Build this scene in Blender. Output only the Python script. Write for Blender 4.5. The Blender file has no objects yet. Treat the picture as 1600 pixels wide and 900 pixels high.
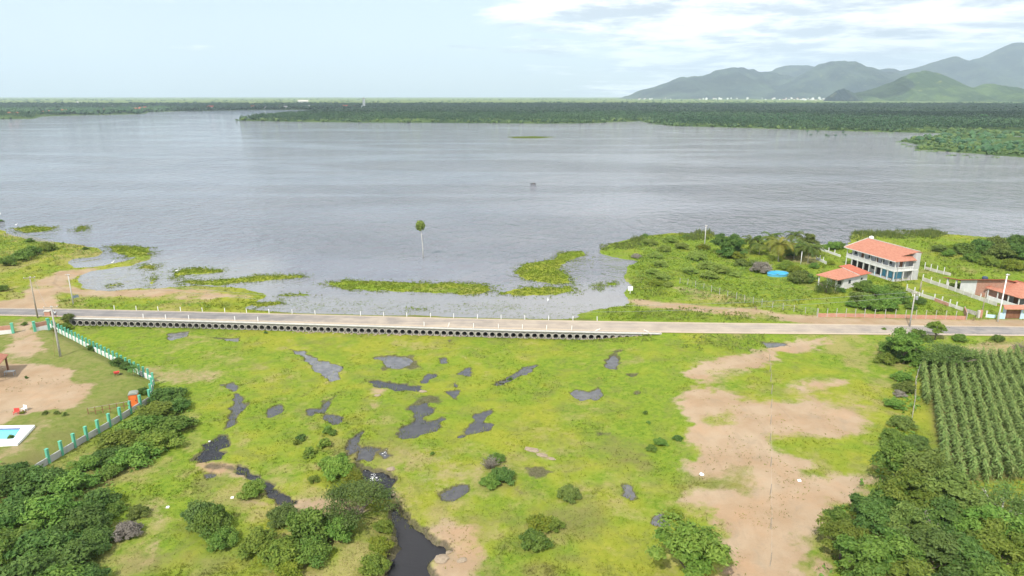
import bpy, bmesh, math, random
import numpy as np
from mathutils import Vector, Matrix

# ------------------------------------------------------------------ camera, sky, sun, exposure
SC = bpy.context.scene
COL = SC.collection
random.seed(7)
RNG = np.random.default_rng(11)
CAM_H, PITCH, FPX = 48.0, math.radians(15.75), 1067.0
SP, CP = math.sin(PITCH), math.cos(PITCH)
cam_data = bpy.data.cameras.new('camera')
cam_data.sensor_width = 36.0
cam_data.lens = 36.0 * FPX / 1600.0
cam_data.clip_start = 1.0
cam_data.clip_end = 80000.0
cam = bpy.data.objects.new('camera', cam_data)
cam.location = (0, 0, CAM_H)
cam.rotation_euler = (math.pi / 2 - PITCH, 0, 0)
COL.objects.link(cam)
SC.camera = cam

SUN_EL = math.radians(47.0)
SUN_AZ = math.atan2(-0.42, -0.90)          # direction towards the sun, measured x over y
TO_SUN = Vector((math.sin(SUN_AZ) * math.cos(SUN_EL), math.cos(SUN_AZ) * math.cos(SUN_EL), math.sin(SUN_EL)))
world = bpy.data.worlds.new('World')
SC.world = world
world.use_nodes = True
SC.view_settings.view_transform = 'Standard'
SC.view_settings.look = 'None'
SC.view_settings.exposure = 0.5
SC.view_settings.gamma = 1.0
SC.view_settings.use_curve_mapping = False
sun_data = bpy.data.lights.new('sun', 'SUN')
sun_data.energy = 4.0
sun_data.angle = math.radians(0.5)
sun_data.color = (1.0, 0.955, 0.88)
sun = bpy.data.objects.new('sun', sun_data)
sun.rotation_euler = TO_SUN.to_track_quat('Z', 'Y').to_euler()
sun.location = (-200, -300, 400)
COL.objects.link(sun)
SKY_STRENGTH = 0.115
HAZE_DENSITY = 7.0e-5

SC.cycles.use_denoising = True
SC.cycles.max_bounces = 6
SC.cycles.diffuse_bounces = 2
SC.cycles.glossy_bounces = 2
SC.cycles.transmission_bounces = 2
SC.cycles.transparent_max_bounces = 8
SC.cycles.volume_bounces = 1
SC.cycles.sample_clamp_indirect = 4.0

# ------------------------------------------------------------------ node helpers
class NT:
    def __init__(s, tree):
        s.t = tree; s.n = tree.nodes; s.l = tree.links
    def node(s, typ, **kw):
        n = s.n.new(typ)
        for k, v in kw.items():
            setattr(n, k, v)
        return n
    def put(s, sock, v):
        if v is None: return
        if isinstance(v, bpy.types.NodeSocket): s.l.new(v, sock)
        else: sock.default_value = v
    def math(s, op, a, b=None, c=None, clamp=False):
        n = s.node('ShaderNodeMath', operation=op, use_clamp=clamp)
        s.put(n.inputs[0], a); s.put(n.inputs[1], b)
        if c is not None: s.put(n.inputs[2], c)
        return n.outputs[0]
    def mix(s, f, a, b, blend='MIX'):
        n = s.node('ShaderNodeMix', data_type='RGBA', blend_type=blend)
        s.put(n.inputs[0], f)
        for i, v in ((6, a), (7, b)):
            if isinstance(v, (tuple, list)) and len(v) == 3: v = (*v, 1)
            s.put(n.inputs[i], v)
        return n.outputs[2]
    def noise(s, vec, scale, detail=3, rough=0.55, dist=0.0):
        n = s.node('ShaderNodeTexNoise')
        s.put(n.inputs['Vector'], vec); n.inputs['Scale'].default_value = scale
        n.inputs['Detail'].default_value = detail; n.inputs['Roughness'].default_value = rough
        n.inputs['Distortion'].default_value = dist
        return n.outputs[0]
    def ramp(s, f, lo, hi):
        n = s.node('ShaderNodeMapRange'); n.clamp = True; n.interpolation_type = 'SMOOTHSTEP'
        s.put(n.inputs[0], f); s.put(n.inputs[1], lo); s.put(n.inputs[2], hi)
        return n.outputs[0]
    def attr(s, name):
        return s.node('ShaderNodeAttribute', attribute_name=name)
    def pos(s):
        return s.node('ShaderNodeNewGeometry').outputs['Position']
    def scalev(s, v, sc):
        n = s.node('ShaderNodeVectorMath', operation='MULTIPLY')
        s.put(n.inputs[0], v); n.inputs[1].default_value = sc
        return n.outputs[0]

def new_mat(name):
    m = bpy.data.materials.new(name); m.use_nodes = True
    nt = NT(m.node_tree); nt.n.clear()
    out = nt.node('ShaderNodeOutputMaterial')
    return m, nt, out

def principled(nt, out, color, rough=0.7, spec=0.3, normal=None, metallic=0.0):
    p = nt.node('ShaderNodeBsdfPrincipled')
    if isinstance(color, (tuple, list)): color = (*color[:3], 1)
    nt.put(p.inputs['Base Color'], color); nt.put(p.inputs['Roughness'], rough)
    p.inputs['Specular IOR Level'].default_value = spec
    p.inputs['Metallic'].default_value = metallic
    if normal is not None: nt.put(p.inputs['Normal'], normal)
    nt.l.new(p.outputs[0], out.inputs[0])
    return p

def bump(nt, height, strength, dist=1.0):
    b = nt.node('ShaderNodeBump'); nt.put(b.inputs['Strength'], strength)
    b.inputs['Distance'].default_value = dist; nt.put(b.inputs['Height'], height)
    return b.outputs[0]

def mottled(name, c1, c2, scale=1.5, rough=0.75, spec=0.25, bstr=0.0, stretch=(1, 1, 1), dirt=None):
    m, nt, out = new_mat(name)
    tc = nt.node('ShaderNodeTexCoord').outputs['Object']
    v = nt.scalev(tc, stretch)
    f = nt.ramp(nt.noise(v, scale, 5, 0.6), 0.3, 0.7)
    c = nt.mix(f, c1, c2)
    if dirt:
        g = nt.ramp(nt.noise(v, scale * 0.4, 4, 0.65), 0.55, 0.75)
        c = nt.mix(g, c, dirt)
    nrm = bump(nt, nt.noise(v, scale * 6, 3), bstr, 0.05) if bstr else None
    principled(nt, out, c, rough, spec, nrm)
    return m

# ------------------------------------------------------------------ world: sky with clouds
def build_world():
    nt = NT(world.node_tree); nt.n.clear()
    out = nt.node('ShaderNodeOutputWorld'); bg = nt.node('ShaderNodeBackground')
    sky = nt.node('ShaderNodeTexSky', sky_type='NISHITA')
    sky.sun_disc = False
    sky.sun_elevation = SUN_EL
    sky.sun_rotation = SUN_AZ
    sky.altitude = 30.0
    sky.air_density = 1.0; sky.dust_density = 1.2; sky.ozone_density = 1.0
    tc = nt.node('ShaderNodeTexCoord').outputs['Generated']
    sep = nt.node('ShaderNodeSeparateXYZ'); nt.l.new(tc, sep.inputs[0])
    x, y, z = sep.outputs
    zz = nt.math('MAXIMUM', z, 0.0)
    den = nt.math('ADD', zz, 0.10)
    comb = nt.node('ShaderNodeCombineXYZ')
    nt.put(comb.inputs[0], nt.math('DIVIDE', x, den)); nt.put(comb.inputs[1], nt.math('DIVIDE', y, den))
    p = comb.outputs[0]
    n1 = nt.noise(p, 0.62, 9, 0.58, 0.25)
    n2 = nt.noise(p, 2.2, 6, 0.6)
    # more cover to the right of the view and overhead, thin to the left
    side = nt.ramp(x, -0.22, 0.26)
    over = nt.ramp(z, 0.10, 0.35)
    low = nt.ramp(z, 0.012, 0.06)
    cov = nt.math('ADD', nt.math('MULTIPLY', side, 0.34), nt.math('MULTIPLY', nt.ramp(z, 0.07, 0.125), 0.07))
    cov = nt.math('SUBTRACT', cov, nt.math('MULTIPLY', nt.math('SUBTRACT', 1.0, low), 0.10))
    thr = nt.math('SUBTRACT', 0.64, cov)
    thr2 = nt.math('ADD', thr, 0.16)
    val = nt.math('ADD', n1, nt.math('MULTIPLY', nt.math('SUBTRACT', n2, 0.5), 0.36))
    cl = nt.node('ShaderNodeMapRange'); cl.clamp = True; cl.interpolation_type = 'SMOOTHSTEP'
    nt.put(cl.inputs[0], val); nt.put(cl.inputs[1], thr); nt.put(cl.inputs[2], thr2)
    shade = nt.ramp(nt.noise(p, 1.2, 7, 0.62, 0.2), 0.42, 0.60)
    ccol = nt.mix(shade, (10.5, 10.5, 10.4), (4.3, 4.75, 5.4))
    body = nt.math('MULTIPLY', cl.outputs[0], 0.92)
    # thin veil whitening the whole sky
    veil = nt.mix(0.55, sky.outputs[0], (6.0, 6.9, 7.4))
    nt.put(bg.inputs['Color'], nt.mix(body, veil, ccol))
    bg.inputs['Strength'].default_value = SKY_STRENGTH
    nt.l.new(bg.outputs[0], out.inputs[0])
build_world()

# ------------------------------------------------------------------ geometry helpers
def fast_mesh(name, verts, faces, mats=(), smooth=False, mat_idx=None, attrs=None):
    """verts (N,3); faces (M,k) array or list of such arrays"""
    me = bpy.data.meshes.new(name)
    verts = np.ascontiguousarray(verts, dtype=np.float32)
    if not isinstance(faces, list): faces = [faces]
    faces = [np.asarray(f, dtype=np.int32) for f in faces if len(f)]
    me.vertices.add(len(verts)); me.vertices.foreach_set('co', verts.ravel())
    tot = sum(f.size for f in faces); nf = sum(len(f) for f in faces)
    me.loops.add(tot); me.polygons.add(nf)
    me.loops.foreach_set('vertex_index', np.concatenate([f.ravel() for f in faces]))
    sizes = np.concatenate([np.full(len(f), f.shape[1], np.int32) for f in faces])
    starts = np.concatenate([[0], np.cumsum(sizes)[:-1]]).astype(np.int32)
    me.polygons.foreach_set('loop_start', starts)
    if smooth: me.polygons.foreach_set('use_smooth', np.ones(nf, bool))
    else: me.polygons.foreach_set('use_smooth', np.zeros(nf, bool))
    if mat_idx is not None: me.polygons.foreach_set('material_index', np.asarray(mat_idx, np.int32))
    for m in mats: me.materials.append(m)
    me.update(calc_edges=True)
    for k, v in (attrs or {}).items():
        v = np.asarray(v, np.float32)
        if v.ndim == 1:
            a = me.attributes.new(k, 'FLOAT', 'POINT'); a.data.foreach_set('value', v)
        else:
            a = me.attributes.new(k, 'FLOAT_COLOR', 'POINT'); a.data.foreach_set('color', v.ravel())
    me.validate()
    return me

def link(name, me, parent=None, loc=None):
    o = bpy.data.objects.new(name, me); COL.objects.link(o)
    if parent is not None: o.parent = parent
    if loc is not None: o.location = loc
    return o

def tag(o, label=None, cat=None, group=None, kind=None):
    if label: o['label'] = label
    if cat: o['category'] = cat
    if group: o['group'] = group
    if kind: o['kind'] = kind
    return o

def empty(name, loc, rotz=0.0, label=None, cat=None, group=None):
    o = bpy.data.objects.new(name, None); COL.objects.link(o)
    o.location = loc; o.rotation_euler = (0, 0, rotz); o.empty_display_size = 0.5
    return tag(o, label, cat, group)

class MB:
    """collects boxes, tubes and polygons into one mesh"""
    def __init__(s): s.v = []; s.f = []; s.mi = []
    def add(s, vs, fs, mi=0):
        b = len(s.v); s.v.extend([tuple(v) for v in vs])
        for f in fs: s.f.append([i + b for i in f]); s.mi.append(mi)
        return s
    def box(s, x0, x1, y0, y1, z0, z1, mi=0):
        vs = [(x, y, z) for z in (z0, z1) for y in (y0, y1) for x in (x0, x1)]
        return s.add(vs, [(0, 2, 3, 1), (4, 5, 7, 6), (0, 1, 5, 4), (2, 6, 7, 3), (0, 4, 6, 2), (1, 3, 7, 5)], mi)
    def beam(s, a, b, w, h, mi=0, z_up=(0, 0, 1)):
        a = Vector(a); b = Vector(b); d = (b - a).normalized()
        u = d.cross(Vector(z_up))
        if u.length < 1e-4: u = Vector((1, 0, 0))
        u.normalize(); n = u.cross(d)
        vs = []
        for p in (a, b):
            for i, j in ((-1, -1), (1, -1), (1, 1), (-1, 1)):
                vs.append(p + u * (w / 2 * i) + n * (h / 2 * j))
        return s.add(vs, [(0, 1, 2, 3), (7, 6, 5, 4), (0, 4, 5, 1), (1, 5, 6, 2), (2, 6, 7, 3), (3, 7, 4, 0)], mi)
    def tube(s, pts, radii, n=8, mi=0, cap=True):
        pts = [Vector(p) for p in pts]
        if not hasattr(radii, '__len__'): radii = [radii] * len(pts)
        vs = []; fs = []
        for i, p in enumerate(pts):
            d = (pts[min(i + 1, len(pts) - 1)] - pts[max(i - 1, 0)]).normalized()
            u = d.cross(Vector((0.31, 0.95, 0.05)))
            if u.length < 1e-3: u = d.cross(Vector((1, 0, 0)))
            u.normalize(); w = d.cross(u)
            for k in range(n):
                a = 2 * math.pi * k / n
                vs.append(p + (u * math.cos(a) + w * math.sin(a)) * radii[i])
        for i in range(len(pts) - 1):
            for k in range(n):
                fs.append((i * n + k, i * n + (k + 1) % n, (i + 1) * n + (k + 1) % n, (i + 1) * n + k))
        if cap:
            fs.append(tuple(range(n))[::-1]); fs.append(tuple((len(pts) - 1) * n + k for k in range(n)))
        return s.add(vs, fs, mi)
    def lathe(s, prof, n=16, mi=0, c=(0, 0, 0)):
        vs = []; fs = []
        for r, z in prof:
            for k in range(n):
                a = 2 * math.pi * k / n
                vs.append((c[0] + r * math.cos(a), c[1] + r * math.sin(a), c[2] + z))
        for i in range(len(prof) - 1):
            for k in range(n):
                fs.append((i * n + k, i * n + (k + 1) % n, (i + 1) * n + (k + 1) % n, (i + 1) * n + k))
        fs.append(tuple(range(n))[::-1]); fs.append(tuple((len(prof) - 1) * n + k for k in range(n)))
        return s.add(vs, fs, mi)
    def mesh(s, name, mats, smooth=False):
        me = bpy.data.meshes.new(name)
        me.from_pydata(s.v, [], s.f)
        if not isinstance(mats, (list, tuple)): mats = [mats]
        for m in mats: me.materials.append(m)
        me.polygons.foreach_set('material_index', s.mi)
        if smooth: me.polygons.foreach_set('use_smooth', [True] * len(s.f))
        me.update()
        return me
    def build(s, name, mats, parent=None, loc=None, smooth=False):
        return link(name, s.mesh(name, mats, smooth), parent, loc)

def copy_tree(o, parent=None):
    c = o.copy(); COL.objects.link(c)
    if parent is not None:
        c.parent = parent
    for ch in o.children:
        copy_tree(ch, c)
    return c

# ------------------------------------------------------------------ numpy noise
def _hash(ix, iy, seed):
    h = (ix.astype(np.int64) * 374761393 + iy.astype(np.int64) * 668265263 + seed * 1442695041) & 0x7fffffff
    h = ((h ^ (h >> 13)) * 1274126177) & 0x7fffffff
    return ((h ^ (h >> 16)) & 0xffff) / 65535.0
def vnoise(x, y, seed=0):
    ix = np.floor(x); iy = np.floor(y); fx = x - ix; fy = y - iy
    fx = fx * fx * (3 - 2 * fx); fy = fy * fy * (3 - 2 * fy)
    a = _hash(ix, iy, seed); b = _hash(ix + 1, iy, seed); c = _hash(ix, iy + 1, seed); d = _hash(ix + 1, iy + 1, seed)
    return (a * (1 - fx) + b * fx) * (1 - fy) + (c * (1 - fx) + d * fx) * fy
def fbm(x, y, scale, octv=4, seed=0):
    """about -1..1, features of size 'scale' metres"""
    r = 0; a = 1; t = 0; s = 1.0 / scale
    for o in range(octv):
        r = r + a * vnoise(x * s + o * 17.3, y * s - o * 9.1, seed + o); t += a; a *= 0.5; s *= 2.03
    return (r / t - 0.5) * 2
def smooth(a, b, x):
    t = np.clip((x - a) / (b - a), 0, 1)
    return t * t * (3 - 2 * t)

# ------------------------------------------------------------------ from the photograph to the ground
def ray(px, py, z):
    u = (px - 800.0) / FPX; v = (py - 450.0) / FPX
    zc = (CAM_H - z) / (SP + v * CP)
    return u * zc, zc * (CP - v * SP), zc
def P(px, py, z=0.0):
    x, y, _ = ray(px, py, z)
    return Vector((x, y, z))
def depth(x, y, z=0.0):
    return y * CP + (CAM_H - z) * SP
def to_px(X, Y, Z):
    zc = Y * CP + (CAM_H - Z) * SP
    return 800 + X / zc * FPX, 450 - (Y * SP - (CAM_H - Z) * CP) / zc * FPX

ROAD_Z = 0.7
road_top = [(-900, 476), (-300, 479), (0, 481), (90, 482), (230, 485), (400, 489), (600, 494), (800, 499), (1000, 502.5), (1100, 504), (1200, 505), (1400, 507.5), (1600, 510), (2100, 515), (2700, 520)]
road_bot = [(-900, 488), (-300, 491), (0, 493), (112, 495.5), (230, 498), (400, 502.5), (600, 508.5), (800, 514.5), (1000, 519), (1100, 520.5), (1200, 521.5), (1400, 523), (1600, 525), (2100, 529), (2700, 533)]
RT = np.array([ray(a, b, ROAD_Z)[:2] for a, b in road_top]); RB = np.array([ray(a, b, ROAD_Z)[:2] for a, b in road_bot])
def road_n(x): return np.interp(x, RT[:, 0], RT[:, 1])
def road_s(x): return np.interp(x, RB[:, 0], RB[:, 1])

def wall_x(y): return np.interp(y, [40, 82, 109, 112, 142, 150], [-67, -64, -61.5, -63.4, -101.6, -112])
MARSH = -1.15
CUL_A, CUL_B = ray(114, 495.5, .5)[0], ray(1030, 520.5, .5)[0]
def base(x, y):
    """smooth ground level before the ponds and banks are carved"""
    x = np.asarray(x, float); y = np.asarray(y, float)
    left = smooth(-1.5, 5.0, wall_x(y) - x)
    right = smooth(16, 34, x + (y - 110) * 0.12)
    s = MARSH + (0.35 - MARSH) * left + (0.25 - MARSH) * right
    rs, rn = road_s(x), road_n(x)
    near = smooth(4.0, 0.0, rs - y)
    cul = smooth(CUL_A - 0.5, CUL_A + 0.3, x) * (1 - smooth(CUL_B - 0.3, CUL_B + 0.5, x))       # no bank where the culvert wall stands
    s = s + (ROAD_Z - 0.08 - s) * near * (1 - cul)
    bed = np.where((cul > 0.5) & (y < rn - 1.2), MARSH - 0.5, ROAD_Z - 0.08)    # hollow under the road where the pipes run
    return np.where(y < rs, s, np.where(y <= rn, bed, 0.0))
def G(px, py, dz=0.0):
    z = 0.0
    for _ in range(8):
        x, y, _z = ray(px, py, z + dz)
        z = float(base(x, y))
    return np.array([x, y])
def poly_w(pts, z=None):
    if z is None: return np.array([G(a, b) for a, b in pts])
    return np.array([ray(a, b, z)[:2] for a, b in pts])

def sdf(poly, X, Y, margin=8.0):
    """signed distance, positive inside, clipped at -margin outside"""
    out = np.full(X.shape, -margin)
    lo = poly.min(0) - margin; hi = poly.max(0) + margin
    m = (X > lo[0]) & (X < hi[0]) & (Y > lo[1]) & (Y < hi[1])
    if not m.any(): return out
    x = X[m]; y = Y[m]
    d = np.full(x.shape, 1e18); ins = np.zeros(x.shape, bool)
    n = len(poly)
    for i in range(n):
        ax, ay = poly[i]; bx, by = poly[(i + 1) % n]
        ex, ey = bx - ax, by - ay
        L = ex * ex + ey * ey + 1e-12
        t = np.clip(((x - ax) * ex + (y - ay) * ey) / L, 0, 1)
        dx = x - ax - t * ex; dy = y - ay - t * ey
        d = np.minimum(d, dx * dx + dy * dy)
        c = ((ay > y) != (by > y)) & (x < (bx - ax) * (y - ay) / (by - ay + 1e-15) + ax)
        ins ^= c
    d = np.sqrt(d)
    out[m] = np.maximum(np.where(ins, d, -d), -margin)
    return out
# ------------------------------------------------------------------ shorelines, ponds, sand: outlines on the ground
LAND = [   # north of the road, water level 0
    [(-1200, 520), (-1200, 362), (-300, 350), (0, 357), (20, 368), (60, 376), (100, 380), (150, 387), (162, 395), (150, 401), (112, 405), (104, 411), (114, 418),
     (145, 417), (175, 412), (205, 405), (218, 402), (232, 401), (238, 405), (222, 410), (200, 416), (160, 421), (138, 424), (122, 433), (120, 441), (140, 453), (175, 456), (215, 450.5),
     (240, 451), (300, 447), (340, 447), (385, 452), (420, 462), (400, 470), (385, 480), (420, 492), (420, 520)],
    [(962, 520), (900, 492), (930, 484), (975, 478), (984, 470), (974, 458), (985, 446), (974, 432), (984, 414), (1000, 408), (968, 404), (940, 397), (938, 388), (955, 380), (1000, 370), (1050, 364), (1100, 366),
     (1180, 374), (1270, 381), (1325, 386), (1332, 366), (1400, 366), (1480, 366), (1600, 374), (2300, 385), (2900, 400), (2900, 560)],
]
ISLES = [
    [(18, 357), (50, 353), (86, 355), (80, 361), (40, 364)],
    [(165, 385), (200, 383), (236, 387), (236, 400), (200, 402), (180, 397)],
    [(212, 420), (222, 413), (246, 412.5), (248, 418), (242, 422)],
    [(232, 440), (244, 430), (246, 424), (249, 430), (238, 444), (236, 449)],
    [(265, 432), (275, 420), (300, 418), (350, 421), (352, 426), (310, 429), (284, 431), (282, 437), (330, 438), (400, 430), (470, 429), (486, 433), (440, 437), (390, 441), (340, 447), (285, 444)],
    [(500, 443), (540, 438), (600, 439), (660, 441), (720, 441), (770, 446), (774, 455), (745, 462), (690, 459), (600, 456), (540, 453)],
    [(800, 425), (820, 412), (860, 405), (878, 393), (916, 392), (913, 400), (884, 410), (872, 419), (893, 430), (899, 443), (860, 445), (820, 437)],
    [(776, 459), (820, 448), (890, 447), (903, 455), (870, 462), (800, 463)],
    [(926, 447), (936, 441), (945, 448), (936, 453)],
    [(942, 444), (962, 441), (966, 445), (948, 448)],
    [(425, 462), (470, 458), (500, 461), (460, 464)],
    [(388, 473), (440, 469), (450, 476), (400, 481)],
    [(650, 482), (672, 480), (670, 486), (652, 487)],
    [(116, 357), (128, 352), (138, 354), (130, 361), (120, 362)],
    [(164, 446), (186, 443), (186, 447), (168, 448.5)],
    [(795, 214), (830, 213), (866, 214), (840, 216), (805, 216)],
]
FAR = [
    [(-1500, 198), (-600, 190), (0, 186.3), (55, 185.5), (64, 182), (100, 180.5), (150, 179.5), (225, 178), (232, 175.5), (270, 174), (400, 171.8), (500, 171.2), (592, 170.7),
     (540, 174.2), (480, 178), (430, 181.5), (385, 185.5), (363, 188.3), (440, 190), (560, 191.5), (700, 192), (850, 193.2), (930, 192.5), (955, 191), (1000, 189.5), (1012, 192), (1050, 197), (1100, 198),
     (1200, 201), (1300, 204), (1420, 207), (1500, 209), (1540, 211.5), (1600, 213), (2600, 226), (4000, 152.5), (-2400, 152.5)],
    [(1404, 220.5), (1425, 216), (1470, 213), (1540, 212), (1600, 215), (2600, 235), (2600, 320), (1600, 246), (1500, 238.5), (1428, 233), (1440, 227)],
]
PONDS = [
    [(452, 545), (475, 548), (500, 562), (531, 572), (528, 583), (532, 592), (520, 594), (505, 590), (495, 578), (480, 562)],
    [(585, 558), (600, 557), (610, 554), (635, 556), (650, 562), (640, 570), (615, 575), (600, 568)],
    [(658, 590), (668, 583), (680, 582), (682, 586), (665, 597), (659, 597)],
    [(686, 560), (695, 559), (703, 566), (690, 567)],
    [(576, 595), (590, 592), (620, 599), (653, 602), (657, 609), (620, 609), (590, 603)],
    [(698, 611), (710, 608), (705, 597), (713, 596), (720, 609), (712, 621)],
    [(640, 634), (665, 628), (680, 642), (664, 652), (668, 655), (690, 650), (695, 654), (684, 668), (668, 678), (632, 689), (622, 680), (625, 668), (640, 660), (645, 645), (637, 638)],
    [(742, 645), (765, 641), (769, 645), (755, 658), (771, 663), (765, 670), (735, 678), (717, 682), (725, 672), (738, 660)],
    [(413, 638), (425, 633), (439, 632), (438, 643), (420, 650)],
    [(505, 643), (520, 645), (534, 650), (530, 661), (520, 662), (507, 653)],
    [(478, 639), (500, 637), (505, 625), (520, 617), (527, 617), (517, 631), (508, 642), (492, 643), (488, 651), (480, 649)],
    [(778, 599), (798, 584), (815, 573), (839, 570), (830, 577), (805, 590), (795, 598)],
    [(947, 560), (955, 550), (971, 545), (968, 556), (966, 578), (950, 576)],
    [(886, 612), (900, 607), (920, 610), (936, 605), (942, 616), (930, 625), (920, 623), (905, 629)],
    [(981, 583), (999, 581), (990, 589)],
    [(989, 610), (1000, 608), (999, 616), (990, 616)],
    [(263, 520), (294, 518), (291, 525), (265, 531)],
    [(333, 527), (374, 527), (372, 535), (355, 532)],
    [(348, 600), (362, 596), (373, 603), (371, 612), (360, 608)],
    [(369, 611), (374, 618), (378, 630), (371, 645), (360, 664), (357, 662), (366, 642), (368, 622)],
    [(346, 681), (348, 696), (334, 704), (347, 709), (340, 715), (318, 719), (312, 713), (325, 694)],
    [(320, 740), (330, 738), (334, 744), (322, 746)],
    [(372, 727), (400, 740), (425, 757), (442, 775), (456, 784), (432, 785), (412, 764), (375, 739)],
    [(556, 678), (566, 672), (560, 684), (552, 704), (544, 708), (546, 694)],
    [(564, 706), (574, 700), (584, 702), (576, 719), (563, 716)],
    [(594, 707), (604, 703), (610, 710), (600, 715)],
    [(558, 724), (572, 726), (590, 736), (606, 748), (613, 768), (611, 778), (598, 772), (585, 756), (568, 742)],
    [(606, 782), (620, 790), (634, 800), (645, 810), (662, 824), (672, 836), (690, 846), (701, 856), (690, 862), (671, 868), (672, 900), (676, 985), (600, 985), (611, 900), (614, 850), (610, 812)],
    [(692, 771), (710, 760), (729, 756), (727, 766), (705, 779), (694, 778)],
    [(1013, 810), (1028, 800), (1042, 803), (1044, 818), (1030, 825), (1015, 818)],
    [(973, 756), (983, 757), (998, 776), (985, 773)],
    [(1186, 532), (1228, 534), (1234, 540), (1200, 541)],
    [(725, 575), (733, 573), (733, 586), (716, 583)],
    [(776, 598), (790, 596), (788, 601), (777, 601)],
    [(697, 531), (706, 529), (707, 536), (699, 537)],
]
SILT = {6: .34, 7: .38, 0: .95, 1: .8, 2: .35, 3: .5, 4: .25, 12: .5, 13: .6, 14: .5, 16: 1.0, 17: 1.0, 18: .5, 29: .7, 30: .7, 31: .6, 34: .6, 20: .05, 22: .05, 26: .0, 27: .0}
POND_LEVEL = [MARSH - 0.22] * len(PONDS)
for i, p in enumerate(PONDS):
    c = poly_w(p).mean(0); POND_LEVEL[i] = min(MARSH - 0.22, 99) if i < 26 else float(base(*c)) - 0.24
POND_LEVEL[26] = -1.65; POND_LEVEL[27] = -1.95
SAND = [
    [(1250, 528), (1290, 528), (1272, 545), (1225, 552), (1190, 572), (1160, 590), (1140, 600), (1190, 612), (1230, 595), (1275, 590), (1340, 590), (1330, 600), (1290, 605), (1310, 622), (1345, 640), (1362, 665),
     (1350, 675), (1290, 690), (1230, 684), (1205, 690), (1220, 705), (1270, 715), (1290, 735), (1340, 737), (1362, 748), (1350, 765), (1320, 780), (1290, 795), (1270, 820), (1262, 850), (1275, 890), (1290, 1000),
     (1135, 1000), (1140, 890), (1142, 850), (1120, 815), (1085, 790), (1070, 760), (1065, 725), (1085, 700), (1060, 680), (1080, 660), (1055, 645), (1065, 630), (1090, 612), (1110, 600), (1082, 590), (1075, 582), (1105, 565),
     (1160, 552), (1200, 543), (1215, 535)],
    [(20, 505), (55, 505), (53, 520), (52, 540), (60, 555), (75, 570), (100, 580), (125, 593), (137, 602), (132, 618), (100, 635), (60, 642), (0, 660), (-300, 700), (-300, 575), (0, 556), (25, 530), (22, 515)],
    [(-500, 490), (0, 490), (85, 490), (92, 478), (100, 462), (120, 460), (150, 455), (112, 447), (100, 440), (122, 431), (150, 423), (138, 422), (105, 425), (70, 435), (45, 455), (38, 470), (0, 475), (-500, 478)],
    [(985, 470), (1010, 473), (1080, 481), (1180, 487), (1240, 497), (1400, 503), (1600, 504), (2000, 508), (2000, 520), (1290, 510), (1200, 500), (1100, 488), (1000, 478)],
    [(215, 575), (270, 572), (345, 585), (330, 597), (240, 595)],
    [(295, 713), (320, 719), (365, 731), (392, 742), (385, 754), (350, 742), (315, 730)],
    [(392, 784), (440, 786), (470, 780), (545, 786), (560, 800), (520, 803), (450, 793), (410, 792)],
    [(665, 825), (700, 815), (745, 823), (738, 845), (712, 855), (690, 845)],
    [(675, 870), (720, 855), (745, 860), (738, 905), (740, 985), (676, 985), (672, 905)],
    [(610, 745), (622, 752), (630, 790), (616, 785), (612, 768)],
    [(850, 745), (900, 755), (960, 775), (1000, 780), (960, 785), (880, 765)],
    [(820, 697), (850, 708), (868, 717), (850, 716), (825, 703)],
    [(690, 735), (760, 725), (850, 735), (860, 750), (780, 745), (700, 745)],
    [(1470, 552), (1520, 535), (1620, 530), (1700, 560), (1600, 568), (1540, 562)],
    [(1050, 450), (1075, 452), (1120, 462), (1180, 470), (1150, 476), (1060, 466)],
    [(60, 660), (75, 664), (40, 700), (20, 712), (0, 716), (0, 706), (35, 690)],
    [(100, 455), (230, 452), (330, 456), (390, 466), (330, 472), (120, 468)],
    [(1300, 508), (1700, 512), (1700, 503), (1300, 500)],
    [(590, 608), (600, 610), (594, 614), (586, 612)], [(585, 625), (597, 627), (592, 634), (584, 631)],
    [(230, 790), (245, 795), (262, 830), (240, 880), (225, 880), (238, 830)],
    [(1095, 555), (1120, 558), (1110, 575), (1080, 583)],
    [(1215, 400), (1262, 396), (1290, 408), (1270, 416), (1230, 412)],
    [(600, 690), (690, 700), (760, 740), (740, 775), (650, 760), (610, 735)],
]
SAND_AMT = [1, .95, .9, .85, .55, .9, .85, .85, .9, .7, .45, .9, .4, .6, .5, .6, .85, .7, .8, .8, .5, .5, .5, .32]
GRASS_OVER = [
    [(1130, 602), (1170, 590), (1200, 576), (1270, 572), (1400, 560), (1400, 588), (1270, 590), (1230, 600), (1236, 624), (1190, 632), (1140, 618)],
    [(1205, 688), (1250, 684), (1310, 690), (1350, 690), (1360, 735), (1290, 727), (1240, 712), (1212, 706)],
    [(1250, 735), (1270, 728), (1296, 734), (1290, 741), (1255, 742)],
    [(1090, 755), (1160, 752), (1185, 757), (1160, 762), (1100, 758)],
    [(1270, 608), (1300, 606), (1330, 640), (1300, 640)],
]
MUD = [
    [(818, 733), (845, 730), (862, 738), (840, 744), (820, 742)], [(790, 762), (812, 758), (826, 770), (810, 776)], [(750, 715), (775, 712), (778, 735), (755, 738)],
    [(365, 612), (385, 620), (395, 632), (380, 640), (366, 652), (352, 668), (345, 690), (362, 640)],
    [(318, 716), (380, 726), (392, 745), (360, 738), (318, 730)],
    [(925, 677), (955, 676), (958, 684), (930, 685)],
    [(460, 612), (475, 606), (482, 614), (465, 617)],
    [(640, 618), (690, 618), (690, 632), (645, 634)], [(595, 555), (655, 553), (660, 575), (600, 578)],
]
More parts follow.
